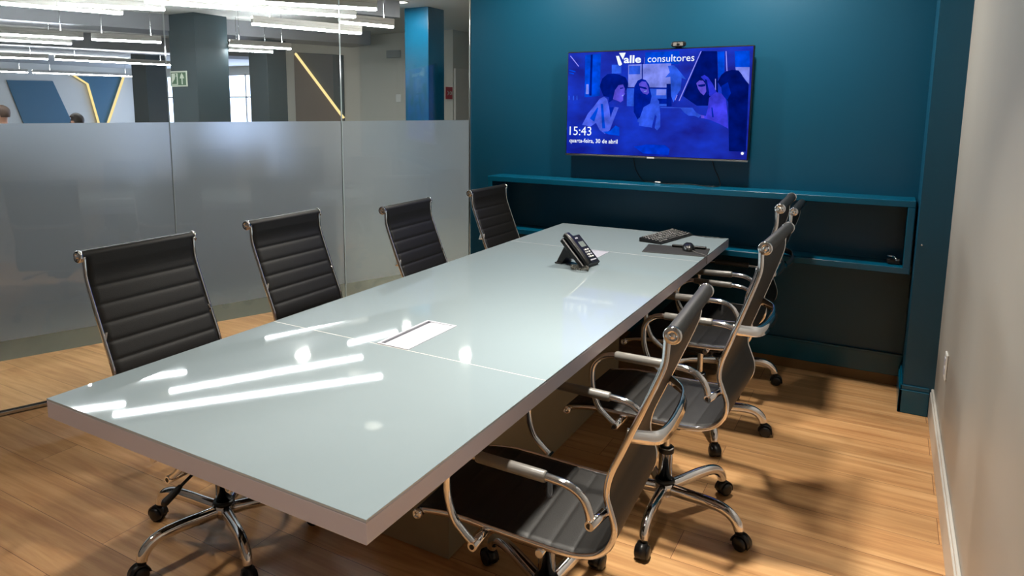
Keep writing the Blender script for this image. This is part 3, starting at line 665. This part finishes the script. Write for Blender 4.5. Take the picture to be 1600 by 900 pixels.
b.box(x0, x1, h1[3], h2[2], T-GT, T)
for hh, ya, yb in ((h1, S1+g_, h1[3]), (h2, h2[2], S2-g_)):
    b.box(x0, hh[0], ya, yb, T-GT, T); b.box(hh[1], x1, ya, yb, T-GT, T)
edge(b.build('glass_panel', [table_glass, table_edge], tb))
for yy in (S1, S2): MB().box(x0+0.001, x1-0.001, yy-g_*0.9, yy+g_*0.9, T-GT, T-0.0001).build('seam_strip', white_trim, tb)

for hh in (h1, h2):
    fr = MB(); a0, a1, c0, c1 = hh; c0 += 0.001; c1 -= 0.001; a0 += 0.0005; a1 -= 0.0005; t = 0.009
    for q in ((a0, a0+t, c0, c1), (a1-t, a1, c0, c1), (a0+t, a1-t, c0, c0+t), (a0+t, a1-t, c1-t, c1)): fr.box(*q, T-GT, T+0.0015)
    f = fr.build('cable_box', grey_plastic, tb); f['label'] = 'pale cable outlet box set flush in the glass'
    MB().box(a0+0.022, a1-t-0.001, c0+t+0.001, c1-t-0.001, T-GT+0.001, T+0.0008, b=0.0005).build('lid', grey_plastic, f)
    MB().box(a0+t, a0+0.0215, c0+t, c1-t, T-GT+0.0002, T-0.003).build('slot', dark_slot, f)
b = MB(); b.box(0.30-hx, 0.598-hx, 0.885-hy, 2.52-hy, 0.0, T-TT-0.0003, b=0.002); b.build('pedestal', ped_mat, tb)

# ------------------------------------------------------------------ chairs
PROF = [(0.292, 0.384), (0.26, 0.390), (0.193, 0.397), (0.11, 0.394), (-0.024, 0.388), (-0.108, 0.386), (-0.163, 0.390), (-0.210, 0.408), (-0.241, 0.445), (-0.248, 0.490), (-0.235, 0.535), (-0.226, 0.570),
        (-0.234, 0.620), (-0.262, 0.690), (-0.302, 0.790), (-0.338, 0.882), (-0.350, 0.925), (-0.352, 0.985)]
pc = catmull([(0, f, z) for f, z in PROF], 8)
pr, PL = resample(pc, 0.004)
def corner_index():
    for i, p in enumerate(pr):
        if p.y < -0.235 and p.z > 0.44: return i
CI = corner_index()
HW = 0.200
def sling(i0, i1, seams, name):
    pts = pr[i0:i1+1]; n = len(pts); s = [0]
    for a_, b2 in zip(pts, pts[1:]): s.append(s[-1]+(b2-a_).length)
    top = []; bot = []
    for i, p in enumerate(pts):
        j = i0+i
        t = (pr[min(j+1, len(pr)-1)]-pr[max(j-1, 0)]).normalized(); nn = Vector((0, t.z, -t.y))
        if nn.y*1 + nn.z*1 < 0: nn = -nn
        # distance to nearest seam
        dmin = min([abs(s[i]-q) for q in seams]+[1])
        bulge = (0.0034 if name == 'backrest' else 0.0022)*(1-math.exp(-dmin/0.0055))*min(1, (s[-1]-s[i])/0.03 if name == 'backrest' else 1)
        top.append(p+nn*(0.006+bulge)); bot.append(p-nn*0.006)
    mb = MB(); xs_ = [-HW, -HW+0.006, -HW+0.02, 0, HW-0.02, HW-0.006, HW]; ed = [-0.006, -0.001, 0, 0, 0, -0.001, -0.006]
    vs = []; k = len(xs_)
    for i in range(n):
        for x, e in zip(xs_, ed): vs.append((x, top[i].y, top[i].z) if e == 0 else (x, top[i].y+(bot[i].y-top[i].y)*(-e/0.012), top[i].z+(bot[i].z-top[i].z)*(-e/0.012)))
    mb.add(vs, [(i*k+j, (i+1)*k+j, (i+1)*k+j+1, i*k+j+1) for i in range(n-1) for j in range(k-1)], True)
    vs = [(x, q.y, q.z) for q in bot for x in (-HW, HW)]
    mb.add(vs, [(i*2, i*2+1, i*2+3, i*2+2) for i in range(n-1)], True)
    vs = []
    for i in range(n):
        tq = Vector(((0, top[i].y+(bot[i].y-top[i].y)*0.5, top[i].z+(bot[i].z-top[i].z)*0.5)))
        vs += [(-HW, tq.y, tq.z), (-HW, bot[i].y, bot[i].z), (HW, tq.y, tq.z), (HW, bot[i].y, bot[i].z)]
    mb.add(vs, [(i*4, i*4+4, i*4+5, i*4+1) for i in range(n-1)]+[(i*4+2, i*4+3, i*4+7, i*4+6) for i in range(n-1)], True)
    return mb, s[-1]

def make_chair():
    root = empty('office_chair')
    LB = (len(pr)-1-CI)*PL/(len(pr)-1); LS = CI*PL/(len(pr)-1)
    # seat
    mb, _ = sling(0, CI, [LS-0.05-0.062*k for k in range(0, 8)], 'seat'); seat = mb.build('seat', leather, root)
    mb, _ = sling(CI, len(pr)-1, [LB-0.105-0.062*k for k in range(0, 8)], 'backrest'); mb.build('backrest', leather, root)
    sec = [(-0.004, -0.0065), (0.0, -0.008), (0.004, -0.0065), (0.004, 0.0065), (0.0, 0.008), (-0.004, 0.0065)]
    for sx in (-1, 1):
        pth = [Vector((sx*(HW+0.006), p.y, p.z)) for p in pr[::3]]+[Vector((sx*(HW+0.006), pr[-1].y, pr[-1].z))]
        MB().sweep(pth, sec, fixed=(1, 0, 0)).build('side_frame', chrome, root)
    # rollers
    for (y, z, r, nm) in ((-0.3650, 0.985, 0.0190, 'top_roller'), (0.296, 0.3775, 0.0125, 'front_roller')):
        ro = MB().lathe([(r*0.95, -0.212), (r, -0.205), (r, 0.205), (r*0.95, 0.212)], (0, y, z), 'x', 28).build(nm, leather, root)
        for sx in (-1, 1):
            q = r*1.08
            e = MB().lathe([(0, 0.010*sx), (q*0.22, 0.010*sx), (q*0.3, 0.007*sx), (q*0.42, 0.0065*sx), (q*0.5, 0.0085*sx), (q*0.66, 0.009*sx), (q*0.74, 0.0065*sx), (q*0.86, 0.009*sx), (q, 0.005*sx), (q, -0.002*sx), (0, -0.003*sx)], (0, 0, 0), 'x', 28).build('end_cap', chrome, ro, loc=(sx*0.213, y, z))
    # arms: loops outside the frame
    for sx in (-1, 1):
        X = sx*0.262
        P = catmull([(X, -0.205, 0.522), (X, -0.203, 0.545), (X, -0.188, 0.578), (X, -0.155, 0.600), (X, -0.10, 0.608), (X, 0.0, 0.612), (X, 0.09, 0.616), (X, 0.135, 0.606), (X, 0.168, 0.575), (X, 0.176, 0.53), (X, 0.172, 0.48), (X, 0.155, 0.430), (X, 0.125, 0.398), (X, 0.100, 0.378)], 5)
        arm = MB().tube(P, 0.0105, 12, fixed=(1, 0, 0), cap=True).build('armrest', chrome, root)
        pad = MB().tube([(X, -0.095, 0.6083), (X, -0.09, 0.6085), (X, 0.0, 0.612), (X, 0.085, 0.6157), (X, 0.09, 0.616)], 0.0148, 16, fixed=(1, 0, 0), scales=[0.9, 1, 1, 1, 0.85])
        pad.build('arm_pad', satin, arm)
        b = MB(); b.tube([(X+sx*0.012, -0.207, 0.520), (sx*(HW+0.004), -0.222, 0.520)], 0.012, 12); b.lathe([(0, 0), (0.007, 0)], (X+sx*0.0125, -0.207, 0.520), 'x', 12, mi=1)
        b.build('bracket', [chrome, plastic], arm)
        b = MB(); b.tube([(X+sx*0.012, 0.098, 0.374), (sx*(HW-0.02), 0.098, 0.374)], 0.012, 12); b.lathe([(0, 0), (0.007, 0)], (X+sx*0.0125, 0.098, 0.374), 'x', 12, mi=1)
        b.build('bracket', [chrome, plastic], arm)
    # back brace: flat bar bowing behind the back
    P = catmull([(-HW-0.004, -0.268, 0.728), (-HW+0.012, -0.292, 0.722), (-HW+0.05, -0.330, 0.712), (-0.08, -0.342, 0.708), (0, -0.344, 0.707), (0.08, -0.342, 0.708), (HW-0.05, -0.330, 0.712), (HW-0.012, -0.292, 0.722), (HW+0.004, -0.268, 0.728)], 5)
    MB().sweep(P, [(-0.016, -0.003), (0.016, -0.003), (0.016, 0.003), (-0.016, 0.003)], fixed=(0, 0.35, 1)).build('back_brace', chrome, root)
    # under-seat crossbars
    for y, z in ((0.098, 0.374), (-0.06, 0.366)):
        b = MB().tube([(-HW-0.012, y, z), (HW+0.012, y, z)], 0.0105, 12)
        b.build('crossbar', chrome, root)
    b = MB(); b.box(-0.075, 0.075, -0.10, 0.12, 0.325, 0.362, b=0.008); b.box(-0.045, 0.045, -0.06, 0.06, 0.30, 0.325, b=0.006)
    mech = b.build('tilt_mechanism', plastic, root)
    b = MB(); b.tube([(0.06, 0.03, 0.335), (0.13, 0.045, 0.325), (0.20, 0.055, 0.305)], 0.005, 8); b.build('lever', plastic, mech)
    b = MB().tube([(0.20, 0.055, 0.306), (0.215, 0.058, 0.300), (0.262, 0.064, 0.286), (0.27, 0.066, 0.284)], 0.011, 10, scales=[0.7, 1, 1.1, 0.7]); b.build('lever_grip', plastic_rough, mech)
    # base (does not move with the raise)
    gl = MB().lathe([(0.0, 0.26), (0.026, 0.26), (0.027, 0.25), (0.0245, 0.248), (0.0245, 0.12), (0.0, 0.12)], n=24).build('gas_lift', chrome, root)
    MB().lathe([(0.0, 0.262), (0.02, 0.262), (0.0275, 0.256), (0.0275, 0.240), (0.025, 0.238)], n=24).build('collar', plastic, gl)
    MB().lathe([(0.025, 0.137), (0.034, 0.136), (0.036, 0.1285), (0.03, 0.1283)], n=24).build('base_collar', plastic, gl)
    MB().lathe([(0.013, 0.262), (0.013, 0.43)], n=16).build('piston', chrome, gl)
    MB().lathe([(0, 0.074), (0.024, 0.074), (0.028, 0.084), (0.038, 0.090), (0.038, 0.122), (0.031, 0.128), (0.0, 0.128)], n=28).build('base_hub', chrome, root)
    leg0 = None
    for k in range(5):
        if leg0 is None:
            P = catmull([(0.03, 0, 0.104), (0.09, 0, 0.110), (0.16, 0, 0.117), (0.215, 0, 0.118), (0.252, 0, 0.108), (0.276, 0, 0.086), (0.284, 0, 0.062)], 5)
            n = len(P); sec = [(0.0165*math.cos(t), 0.0195*math.sin(t)) for t in [2*PI*i/14 for i in range(14)]]
            leg = MB().sweep(P, sec, fixed=(0, 1, 0), scales=[1.15-0.25*i/(n-1) for i in range(n)]).build('leg', chrome, root); leg0 = leg
            c = MB()
            # hooded twin wheel caster
            cx = 0.294
            for sy in (-1, 1):
                c.lathe([(0, sy*0.024), (0.016, sy*0.024), (0.0225, sy*0.021), (0.0245, sy*0.015), (0.0245, sy*0.005), (0, sy*0.004)], (cx, 0, 0.0245), 'y', 20)
            hood = []
            for t in [i*PI/10 for i in range(-1, 11)]: hood.append((cx+0.0285*math.cos(t), 0, 0.0245+0.0285*math.sin(t)))
            c.sweep(hood, [(-0.017, -0.0025), (0.017, -0.0025), (0.013, 0.003), (-0.013, 0.003)], fixed=(0, 1, 0))
            c.lathe([(0, 0.074), (0.0125, 0.074), (0.0135, 0.066), (0.0135, 0.05), (0, 0.045)], (0.285, 0, 0), 'z', 16)
            cas0 = c.build('caster', plastic, leg)
        else:
            leg = leg0.copy(); C.objects.link(leg); cc = cas0.copy(); C.objects.link(cc); cc.parent = leg
        leg['spoke'] = k
    return root
BASE = ('gas_lift', 'base_hub', 'leg')
def stem(n): return n.split('.')[0]
def set_chair(root, x, y, rot, raise_, spin, label, group, tilt=0.0):
    ct, st = math.cos(tilt), math.sin(tilt); pz = 0.36   # the seat rocks forward about the mechanism
    root.location = (x, y, 0); root.rotation_euler = (0, 0, rot)
    for ch in [o for o in bpy.data.objects if o.parent == root]:
        s = stem(ch.name)
        if s == 'leg': ch.rotation_euler = (0, 0, spin-rot+ch['spoke']*2*PI/5)
        elif s in ('gas_lift', 'base_hub'): pass
        elif s in ('top_roller', 'front_roller', 'seat', 'backrest', 'side_frame', 'armrest', 'back_brace', 'crossbar'):
            ch.rotation_euler = (-tilt, 0, 0); ch.location = (0, -pz*st, raise_+pz-pz*ct)
        else: ch.location.z = raise_
    tag(root, label, 'chair', group)
proto = make_chair()
GR, GL = 'chairs along the right side of the table', 'chairs along the glass wall side of the table'
CH = [
 (0.984, 0.803, R(93.3), -0.015, R(9), 'black leather chair nearest the camera on the right side', GR),
 (1.127, 1.508, R(88.5), 0.050, R(-15.5), 'black leather chair with raised seat, second from the camera on the right side', GR),
 (1.060, 2.300, R(91), 0.062, R(9.5), 'black leather chair, third from the camera on the right side', GR),
 (1.018, 2.965, R(90.7), -0.022, R(9), 'black leather chair on the right side closest to the teal wall', GR),
 (-0.13, 0.600, R(-89.5), -0.006, R(46), 'black leather chair nearest the camera on the glass side', GL),
 (-0.207, 1.352, R(-89), -0.016, R(20), 'black leather chair, second from the camera on the glass side', GL),
 (-0.056, 2.071, R(-87.7), -0.029, R(30), 'black leather chair, third from the camera on the glass side', GL),
 (-0.062, 2.913, R(-91.1), -0.032, R(10), 'black leather chair on the glass side in front of the teal wall', GL)]
for i, c in enumerate(CH):
    o = proto if i == 0 else copy_tree(proto)
    set_chair(o, *c, tilt=R((0, 3.6, 4.2, 2, 0, 0, 0, 0)[i]))

# ------------------------------------------------------------------ things on the table
Z = T
# phone
ph = empty('desk_phone', (0.527, 2.072, Z), R(-10)); tag(ph, 'black corded desk phone standing tilted on the table', 'phone')
# local: +x descends; body slab from (0.08, ., 0.008) up to (-0.035,.,0.125)
tl = math.atan2(0.112, 0.115); Ls = 0.165; bw = 0.072
base = Vector((0.085, 0, 0.010)); up = Vector((-math.cos(tl), 0, math.sin(tl))); nn = Vector((math.sin(tl), 0, math.cos(tl))); yy = Vector((0, 1, 0))
def pb(mb, a0, a1, y0, y1, n0, n1, mi=0, bev=0.0):
    """box in the tilted phone frame: a along the slope upwards, y sideways, n out of the face"""
    m2 = MB(); m2.box(a0, a1, y0, y1, n0, n1, b=bev)
    vs = [base+up*v[0]+yy*v[1]+nn*v[2] for v in m2.v]; mb.add(vs, m2.f, False, mi)
b = MB(); pb(b, 0, Ls, -bw, bw, -0.016, 0.006, bev=0.004); b.build('body', plastic, ph)
b = MB(); b.poly([(-0.005, -0.035, 0.085), (-0.03, -0.035, 0.105), (-0.085, -0.035, 0.0), (-0.055, -0.035, 0.0), (-0.03, -0.035, 0.035), (0.02, -0.035, 0.03), (0.05, -0.035, 0.03)], (0, 0.07, 0)); b.box(-0.085, -0.05, -0.045, 0.045, 0.0, 0.006); b.box(0.05, 0.085, -0.06, 0.06, 0.0, 0.012, b=0.002)
b.build('stand', plastic_rough, ph)
b = MB(); pb(b, 0.095, 0.125, 0.0, 0.055, 0.006, 0.0075); b.build('display', mat('lcd', (120, 130, 125), 0.2), ph)
kb_ = None
for i in range(4):
    for j in range(3):
        b = MB(); pb(b, 0.035+i*0.013, 0.043+i*0.013, 0.004+j*0.018, 0.017+j*0.018, 0.006, 0.0085, bev=0.001); b.build('key', white_plastic if (i+j) % 3 else grey_plastic, ph)
b = MB(); pb(b, 0.018, 0.024, 0.0, 0.055, 0.006, 0.0075); pb(b, 0.143, 0.15, 0.012, 0.035, 0.006, 0.008); b.build('label_strip', grey_plastic, ph)
P = [base+up*a_+yy*(-0.045)+nn*n_ for a_, n_ in ((-0.002, 0.013), (0.02, 0.018), (0.05, 0.020), (0.085, 0.020), (0.12, 0.020), (0.15, 0.019), (0.172, 0.013))]
sec = [(-0.022, -0.006), (-0.016, -0.013), (0.016, -0.013), (0.022, -0.006), (0.02, 0.006), (0.01, 0.011), (-0.01, 0.011), (-0.02, 0.006)]
MB().sweep(catmull(P, 3), sec, fixed=(0, 1, 0), scales=None).build('handset', plastic, ph)
# coiled cord: a few stacked loops lying at the foot of the phone
P = []
for i in range(90):
    t = i/90*2*PI*2.6
    P.append((0.080+0.038*math.cos(t), -0.092+0.030*math.sin(t), 0.0055+0.0115*i/90))
P = [(0.075, -0.045, 0.02)]+P if False else P
cc = MB()
coil = []
for i in range(900):
    q = i/900*89; k = int(q); f = q-k; a_ = Vector(P[k]); b2 = Vector(P[min(k+1, 89)]); p = a_.lerp(b2, f)
    ang = i*0.55; rad = Vector((p.x-0.080, p.y+0.092, 0)); 
    if rad.length > 0: rad.normalize()
    coil.append(p+rad*0.0035*math.cos(ang)+Vector((0, 0, 0.0035*math.sin(ang)+0.0)))
cc.tube(coil, 0.0016, 5); cc.build('coiled_cord', mat('cord_grey', (92, 90, 84), 0.25), ph)['label'] = 'grey shining coiled cord'
# keyboard
kx, ky, kr_ = 0.705, 2.945, R(78)
kb = empty('keyboard', (kx, ky, Z+0.0006), kr_); tag(kb, 'black keyboard lying near the far end of the table', 'keyboard')
b = MB(); b.poly([(-0.185, -0.065, 0.0), (-0.185, -0.065, 0.008), (-0.185, 0.065, 0.022), (-0.185, 0.065, 0.0)][::-1], (0.37, 0, 0)); b.build('base', mat('keyboard_black', (8, 8, 9), 0.5), kb)
kmat = mat('key_grey', (74, 74, 74), 0.35)
k0 = None
for r_ in range(6):
    for c_ in range(15):
        if r_ == 0 and 4 <= c_ <= 8: 
            if c_ != 6: continue
        if k0 is None:
            k0 = MB().box(-0.0088, 0.0088, -0.0068, 0.0068, 0, 0.006, b=0.0015).build('key', kmat, kb); o = k0
        else: o = k0.copy(); C.objects.link(o)
        y = -0.05+r_*0.020; o.location = (-0.168+c_*0.024, y, 0.0085+(y+0.065)*0.1077); o.rotation_euler = (math.atan(0.1077), 0, 0)
        if r_ == 0 and c_ == 6: o.scale = (5.3, 1, 1)
o = MB().tube(catmull([(kx+0.03, 3.135-0.0, Z+0.006), (0.80, 3.118, Z+0.003), (0.88, 3.095, Z+0.003), (0.955, 3.10, Z+0.003), (0.985, 3.118, Z+0.003)], 6), 0.0018, 6).build('keyboard_cable', plastic); tag(o, 'thin dark keyboard cable along the far table edge', 'cable')
# mouse pad, mouse
pdn = empty('mouse_pad', (0.842, 2.632, Z), R(8)); tag(pdn, 'dark grey rectangular mouse pad at the right table edge', 'mouse pad')
b = MB().box(-0.155, 0.155, -0.105, 0.105, 0.0002, 0.004, b=0.001).build('mat', mat('pad_cloth', (27, 26, 25), 0.7, bump=0.2, bscale=700), pdn)
mp_ = MB(); mp_.box(-0.155, 0.155, -0.1055, -0.1045, 0.0002, 0.0042); mp_.build('front_edge', satin, pdn)
ms = empty('mouse', (0.895, 2.665, Z+0.0041), R(-72)); tag(ms, 'small black computer mouse resting on the pad', 'mouse')
b = MB(); vs = []; nu, nv = 16, 10
for i in range(nv+1):
    a_ = i/nv*PI/2
    for j in range(nu):
        t = 2*PI*j/nu; rx = 0.052*(1+0.05*math.cos(t)); ry = 0.031
        vs.append((rx*math.cos(t)*math.cos(a_)**0.6, ry*math.sin(t)*math.cos(a_)**0.6, 0.034*math.sin(a_)*(1-0.22*math.cos(t)*math.cos(a_))))
b.add(vs, [(i*nu+j, i*nu+(j+1) % nu, (i+1)*nu+(j+1) % nu, (i+1)*nu+j) for i in range(nv) for j in range(nu)], True)
b.add(vs[:nu], [tuple(range(nu))]); b.build('shell', mat('mouse_grey', (22, 22, 23), 0.3), ms)
MB().lathe([(0, -0.003), (0.008, -0.003), (0.009, 0), (0.008, 0.003), (0, 0.003)], (0.028, 0, 0.024), 'y', 14).build('scroll_wheel', plastic_rough, ms)
o = MB().tube(catmull([(0.925, 2.62, Z+0.012), (0.955, 2.60, Z+0.0065), (0.985, 2.578, Z+0.0065), (1.000, 2.570, Z+0.0045), (1.0085, 2.568, Z-0.001), (1.0095, 2.567, Z-0.02), (1.0085, 2.566, Z-0.035)], 6), 0.0017, 6).build('mouse_cable', satin); tag(o, 'thin grey mouse cable hanging over the table edge', 'cable')
hd = MB().box(-0.085, 0.085, -0.010, 0.010, 0, 0.013, b=0.003).build('remote_control', plastic); hd.location = (0.885, 2.715, Z+0.0042); hd.rotation_euler = (0, 0, R(6)); tag(hd, 'slim black bar-shaped device lying behind the mouse', 'remote control')

# ------------------------------------------------------------------ office furniture beyond the glass
def make_desk():
    t = empty('office_desk'); 
    MB().box(-0.8, 0.8, -0.35, 0.35, 0.70, 0.73, b=0.003).build('desktop', desk_mat, t)
    for sx in (-1, 1):
        for sy in (-1, 1): MB().box(sx*0.76-0.02, sx*0.76+0.02, sy*0.31-0.02, sy*0.31+0.02, 0, 0.70).build('leg', plastic, t)
    MB().box(-0.79, 0.79, -0.34, -0.33, 0.25, 0.69).build('modesty_panel', desk_mat, t)
    return t
def make_divider():
    t = empty('desk_divider')
    MB().box(-0.8, 0.8, -0.015, 0.015, 0.06, 1.05, b=0.004).build('panel', desk_mat, t)
    for sx in (-1, 1): MB().box(sx*0.6-0.03, sx*0.6+0.03, -0.12, 0.12, 0, 0.06).build('foot', plastic, t)
    return t
def make_monitor():
    t = empty('monitor')
    MB().box(-0.27, 0.27, -0.012, 0.012, 0.12, 0.44, b=0.004).build('screen', plastic, t)
    MB().box(-0.02, 0.02, 0.012, 0.03, 0.01, 0.25).build('stand', plastic, t); MB().box(-0.11, 0.11, -0.07, 0.09, 0, 0.012, b=0.003).build('foot', plastic, t)
    return t
dk0 = make_desk(); mo0 = make_monitor(); dv0 = make_divider()
ga = math.atan2(gd.y, gd.x)
DK = [(1.0, 2.0, 'behind the pane nearest the teal wall'), (2.7, 2.0, 'behind the middle panes'), (4.4, 2.0, 'behind the left pane'), (2.8, 4.4, 'second row, behind the middle panes'), (4.6, 4.4, 'second row, behind the left pane')]
for i, (u, off, lb) in enumerate(DK):
    p = gp(u, off); t = dk0 if i == 0 else copy_tree(dk0); t.location = (p[0], p[1], 0); t.rotation_euler = (0, 0, ga)
    tag(t, 'dark office desk blurred by frosted glass, '+lb, 'desk', 'office desks')
    p = gp(u, off-0.50 if off < 3 else off+0.5); v_ = dv0 if i == 0 else copy_tree(dv0); v_.location = (p[0], p[1], 0); v_.rotation_euler = (0, 0, ga)
    tag(v_, 'dark standing screen blurred by frosted glass, '+lb, 'divider', 'standing screens beside the office desks')
    p = gp(u, off+0.1); m_ = mo0 if i == 0 else copy_tree(mo0); m_.location = (p[0], p[1], 0.73); m_.rotation_euler = (0, 0, ga+(PI if off > 3 else 0))
    tag(m_, 'black monitor on the desk '+lb, 'monitor', 'monitors on office desks')

def person(x, y, rz, scale, label, hair_mat):
    root = empty('person', (x, y, 0), rz); tag(root, label, 'person', 'people seated in the office'); root.scale = (scale,)*3
    V = [(0, 0, 0.50), (0, 0.0, 0.68), (0, 0.0, 0.86), (0, 0, 0.98), (0, 0.0, 1.06), (0, 0.015, 1.15), (0, 0.01, 1.23),
         (0.16, 0, 0.95), (0.20, 0.07, 0.74), (0.16, 0.28, 0.74), (0.13, 0.36, 0.745), (-0.16, 0, 0.95), (-0.20, 0.07, 0.74), (-0.16, 0.28, 0.74), (-0.13, 0.36, 0.745),
         (0.09, 0.05, 0.49), (0.11, 0.42, 0.49), (0.11, 0.42, 0.10), (0.11, 0.52, 0.04), (-0.09, 0.05, 0.49), (-0.11, 0.42, 0.49), (-0.11, 0.42, 0.10), (-0.11, 0.52, 0.04)]
    Ed = [(0,1),(1,2),(2,3),(3,4),(4,5),(5,6),(3,7),(7,8),(8,9),(9,10),(3,11),(11,12),(12,13),(13,14),(0,15),(15,16),(16,17),(17,18),(0,19),(19,20),(20,21),(21,22)]
    rad = [.13,.13,.15,.10,.05,.085,.08,.055,.045,.035,.03,.055,.045,.035,.03,.085,.065,.045,.035,.085,.065,.045,.035]
    me = bpy.data.meshes.new('body'); me.from_pydata(V, Ed, []); o = bpy.data.objects.new('body', me); C.objects.link(o)
    md = o.modifiers.new('skin', 'SKIN'); 
    for i, r in enumerate(rad): me.skin_vertices[0].data[i].radius = (r, r*0.8 if i in (0, 1, 2, 3) else r)
    me.skin_vertices[0].data[0].use_root = True
    o.modifiers.new('sub', 'SUBSURF').levels = 2
    bpy.context.view_layer.update(); dg = bpy.context.evaluated_depsgraph_get(); m2 = bpy.data.meshes.new_from_object(o.evaluated_get(dg)); bpy.data.objects.remove(o)
    m2.materials.clear(); m2.materials.append(shirt); m2.materials.append(skin)
    for p in m2.polygons:
        p.use_smooth = True; c = p.center; p.material_index = 1 if (c.z > 1.03 or (c.y > 0.27 and c.z > 0.6)) else 0
    m2.name = 'body'; bo = bpy.data.objects.new('body', m2); C.objects.link(bo); bo.parent = root
    hm = MB(); vs = []; nu, nv = 20, 10
    for i in range(nv+1):
        a_ = -0.5+(PI/2+0.5)*i/nv
        for j in range(nu):
            t = 2*PI*j/nu; fr = 0.0 if a_ > 0.35 else 1.0; yy_ = math.sin(t)
            rr = 0.098*(1+0.03*math.sin(5*t+i)); 
            if yy_ > 0.45 and a_ < 0.35: rr *= 0.72
            vs.append((rr*math.cos(t)*math.cos(a_), 0.006+rr*1.08*math.sin(t)*math.cos(a_), 1.20+0.115*math.sin(a_)))
    hm.add(vs, [(i*nu+j, i*nu+(j+1) % nu, (i+1)*nu+(j+1) % nu, (i+1)*nu+j) for i in range(nv) for j in range(nu)], True); hm.build('hair', hair_mat, root)
    b = MB(); b.lathe([(0, 0.02), (0.014, 0.012), (0.012, 0), (0, -0.004)], (0, 0.098, 1.145), 'y', 10)
    for sx in (-1, 1): b.lathe([(0, 0.006), (0.008, 0.0), (0, -0.006)], (sx*0.03, 0.092, 1.175), 'y', 10, mi=1)
    b.box(-0.022, 0.022, 0.088, 0.094, 1.105, 1.112, mi=2)
    b.build('face', [skin, plastic, red], root)
person(-9.37, 5.5, R(160), 1.04, 'dark-haired person whose head top just shows above the frosted band', hairm)
person(-10.35, 4.9, R(170), 1.13, 'brown-haired person at the far left edge above the frosted band', mat('brown_hair', (70, 50, 38), 0.6, noise=0.3, nscale=60))
ob = make_desk if False else None
def office_stool(x, y, rz, lb):
    t = empty('desk_chair', (x, y, 0), rz); tag(t, lb, 'chair', 'desk chairs of the seated people')
    MB().box(-0.23, 0.23, -0.2, 0.24, 0.37, 0.42, b=0.02).build('seat', leather, t); MB().box(-0.21, 0.21, -0.27, -0.22, 0.5, 0.95, b=0.02).build('backrest', leather, t)
    MB().tube([(0, -0.1, 0.37), (0, -0.25, 0.40), (0, -0.255, 0.6)], 0.015, 8).build('back_post', plastic, t)
    MB().lathe([(0.025, 0.05), (0.025, 0.37)], n=12).build('pole', chrome, t)
    for k in range(5):
        a_ = k*2*PI/5; MB().tube([(0, 0, 0.09), (0.28*math.cos(a_), 0.28*math.sin(a_), 0.05), (0.28*math.cos(a_), 0.28*math.sin(a_), 0.0)], 0.015, 8).build('leg', plastic, t)
office_stool(-9.37, 5.5, R(160), 'black desk chair under the dark-haired person'); office_stool(-10.35, 4.9, R(170), 'black desk chair under the brown-haired person')
for me in list(bpy.data.meshes):
    if me.users == 0: bpy.data.meshes.remove(me)
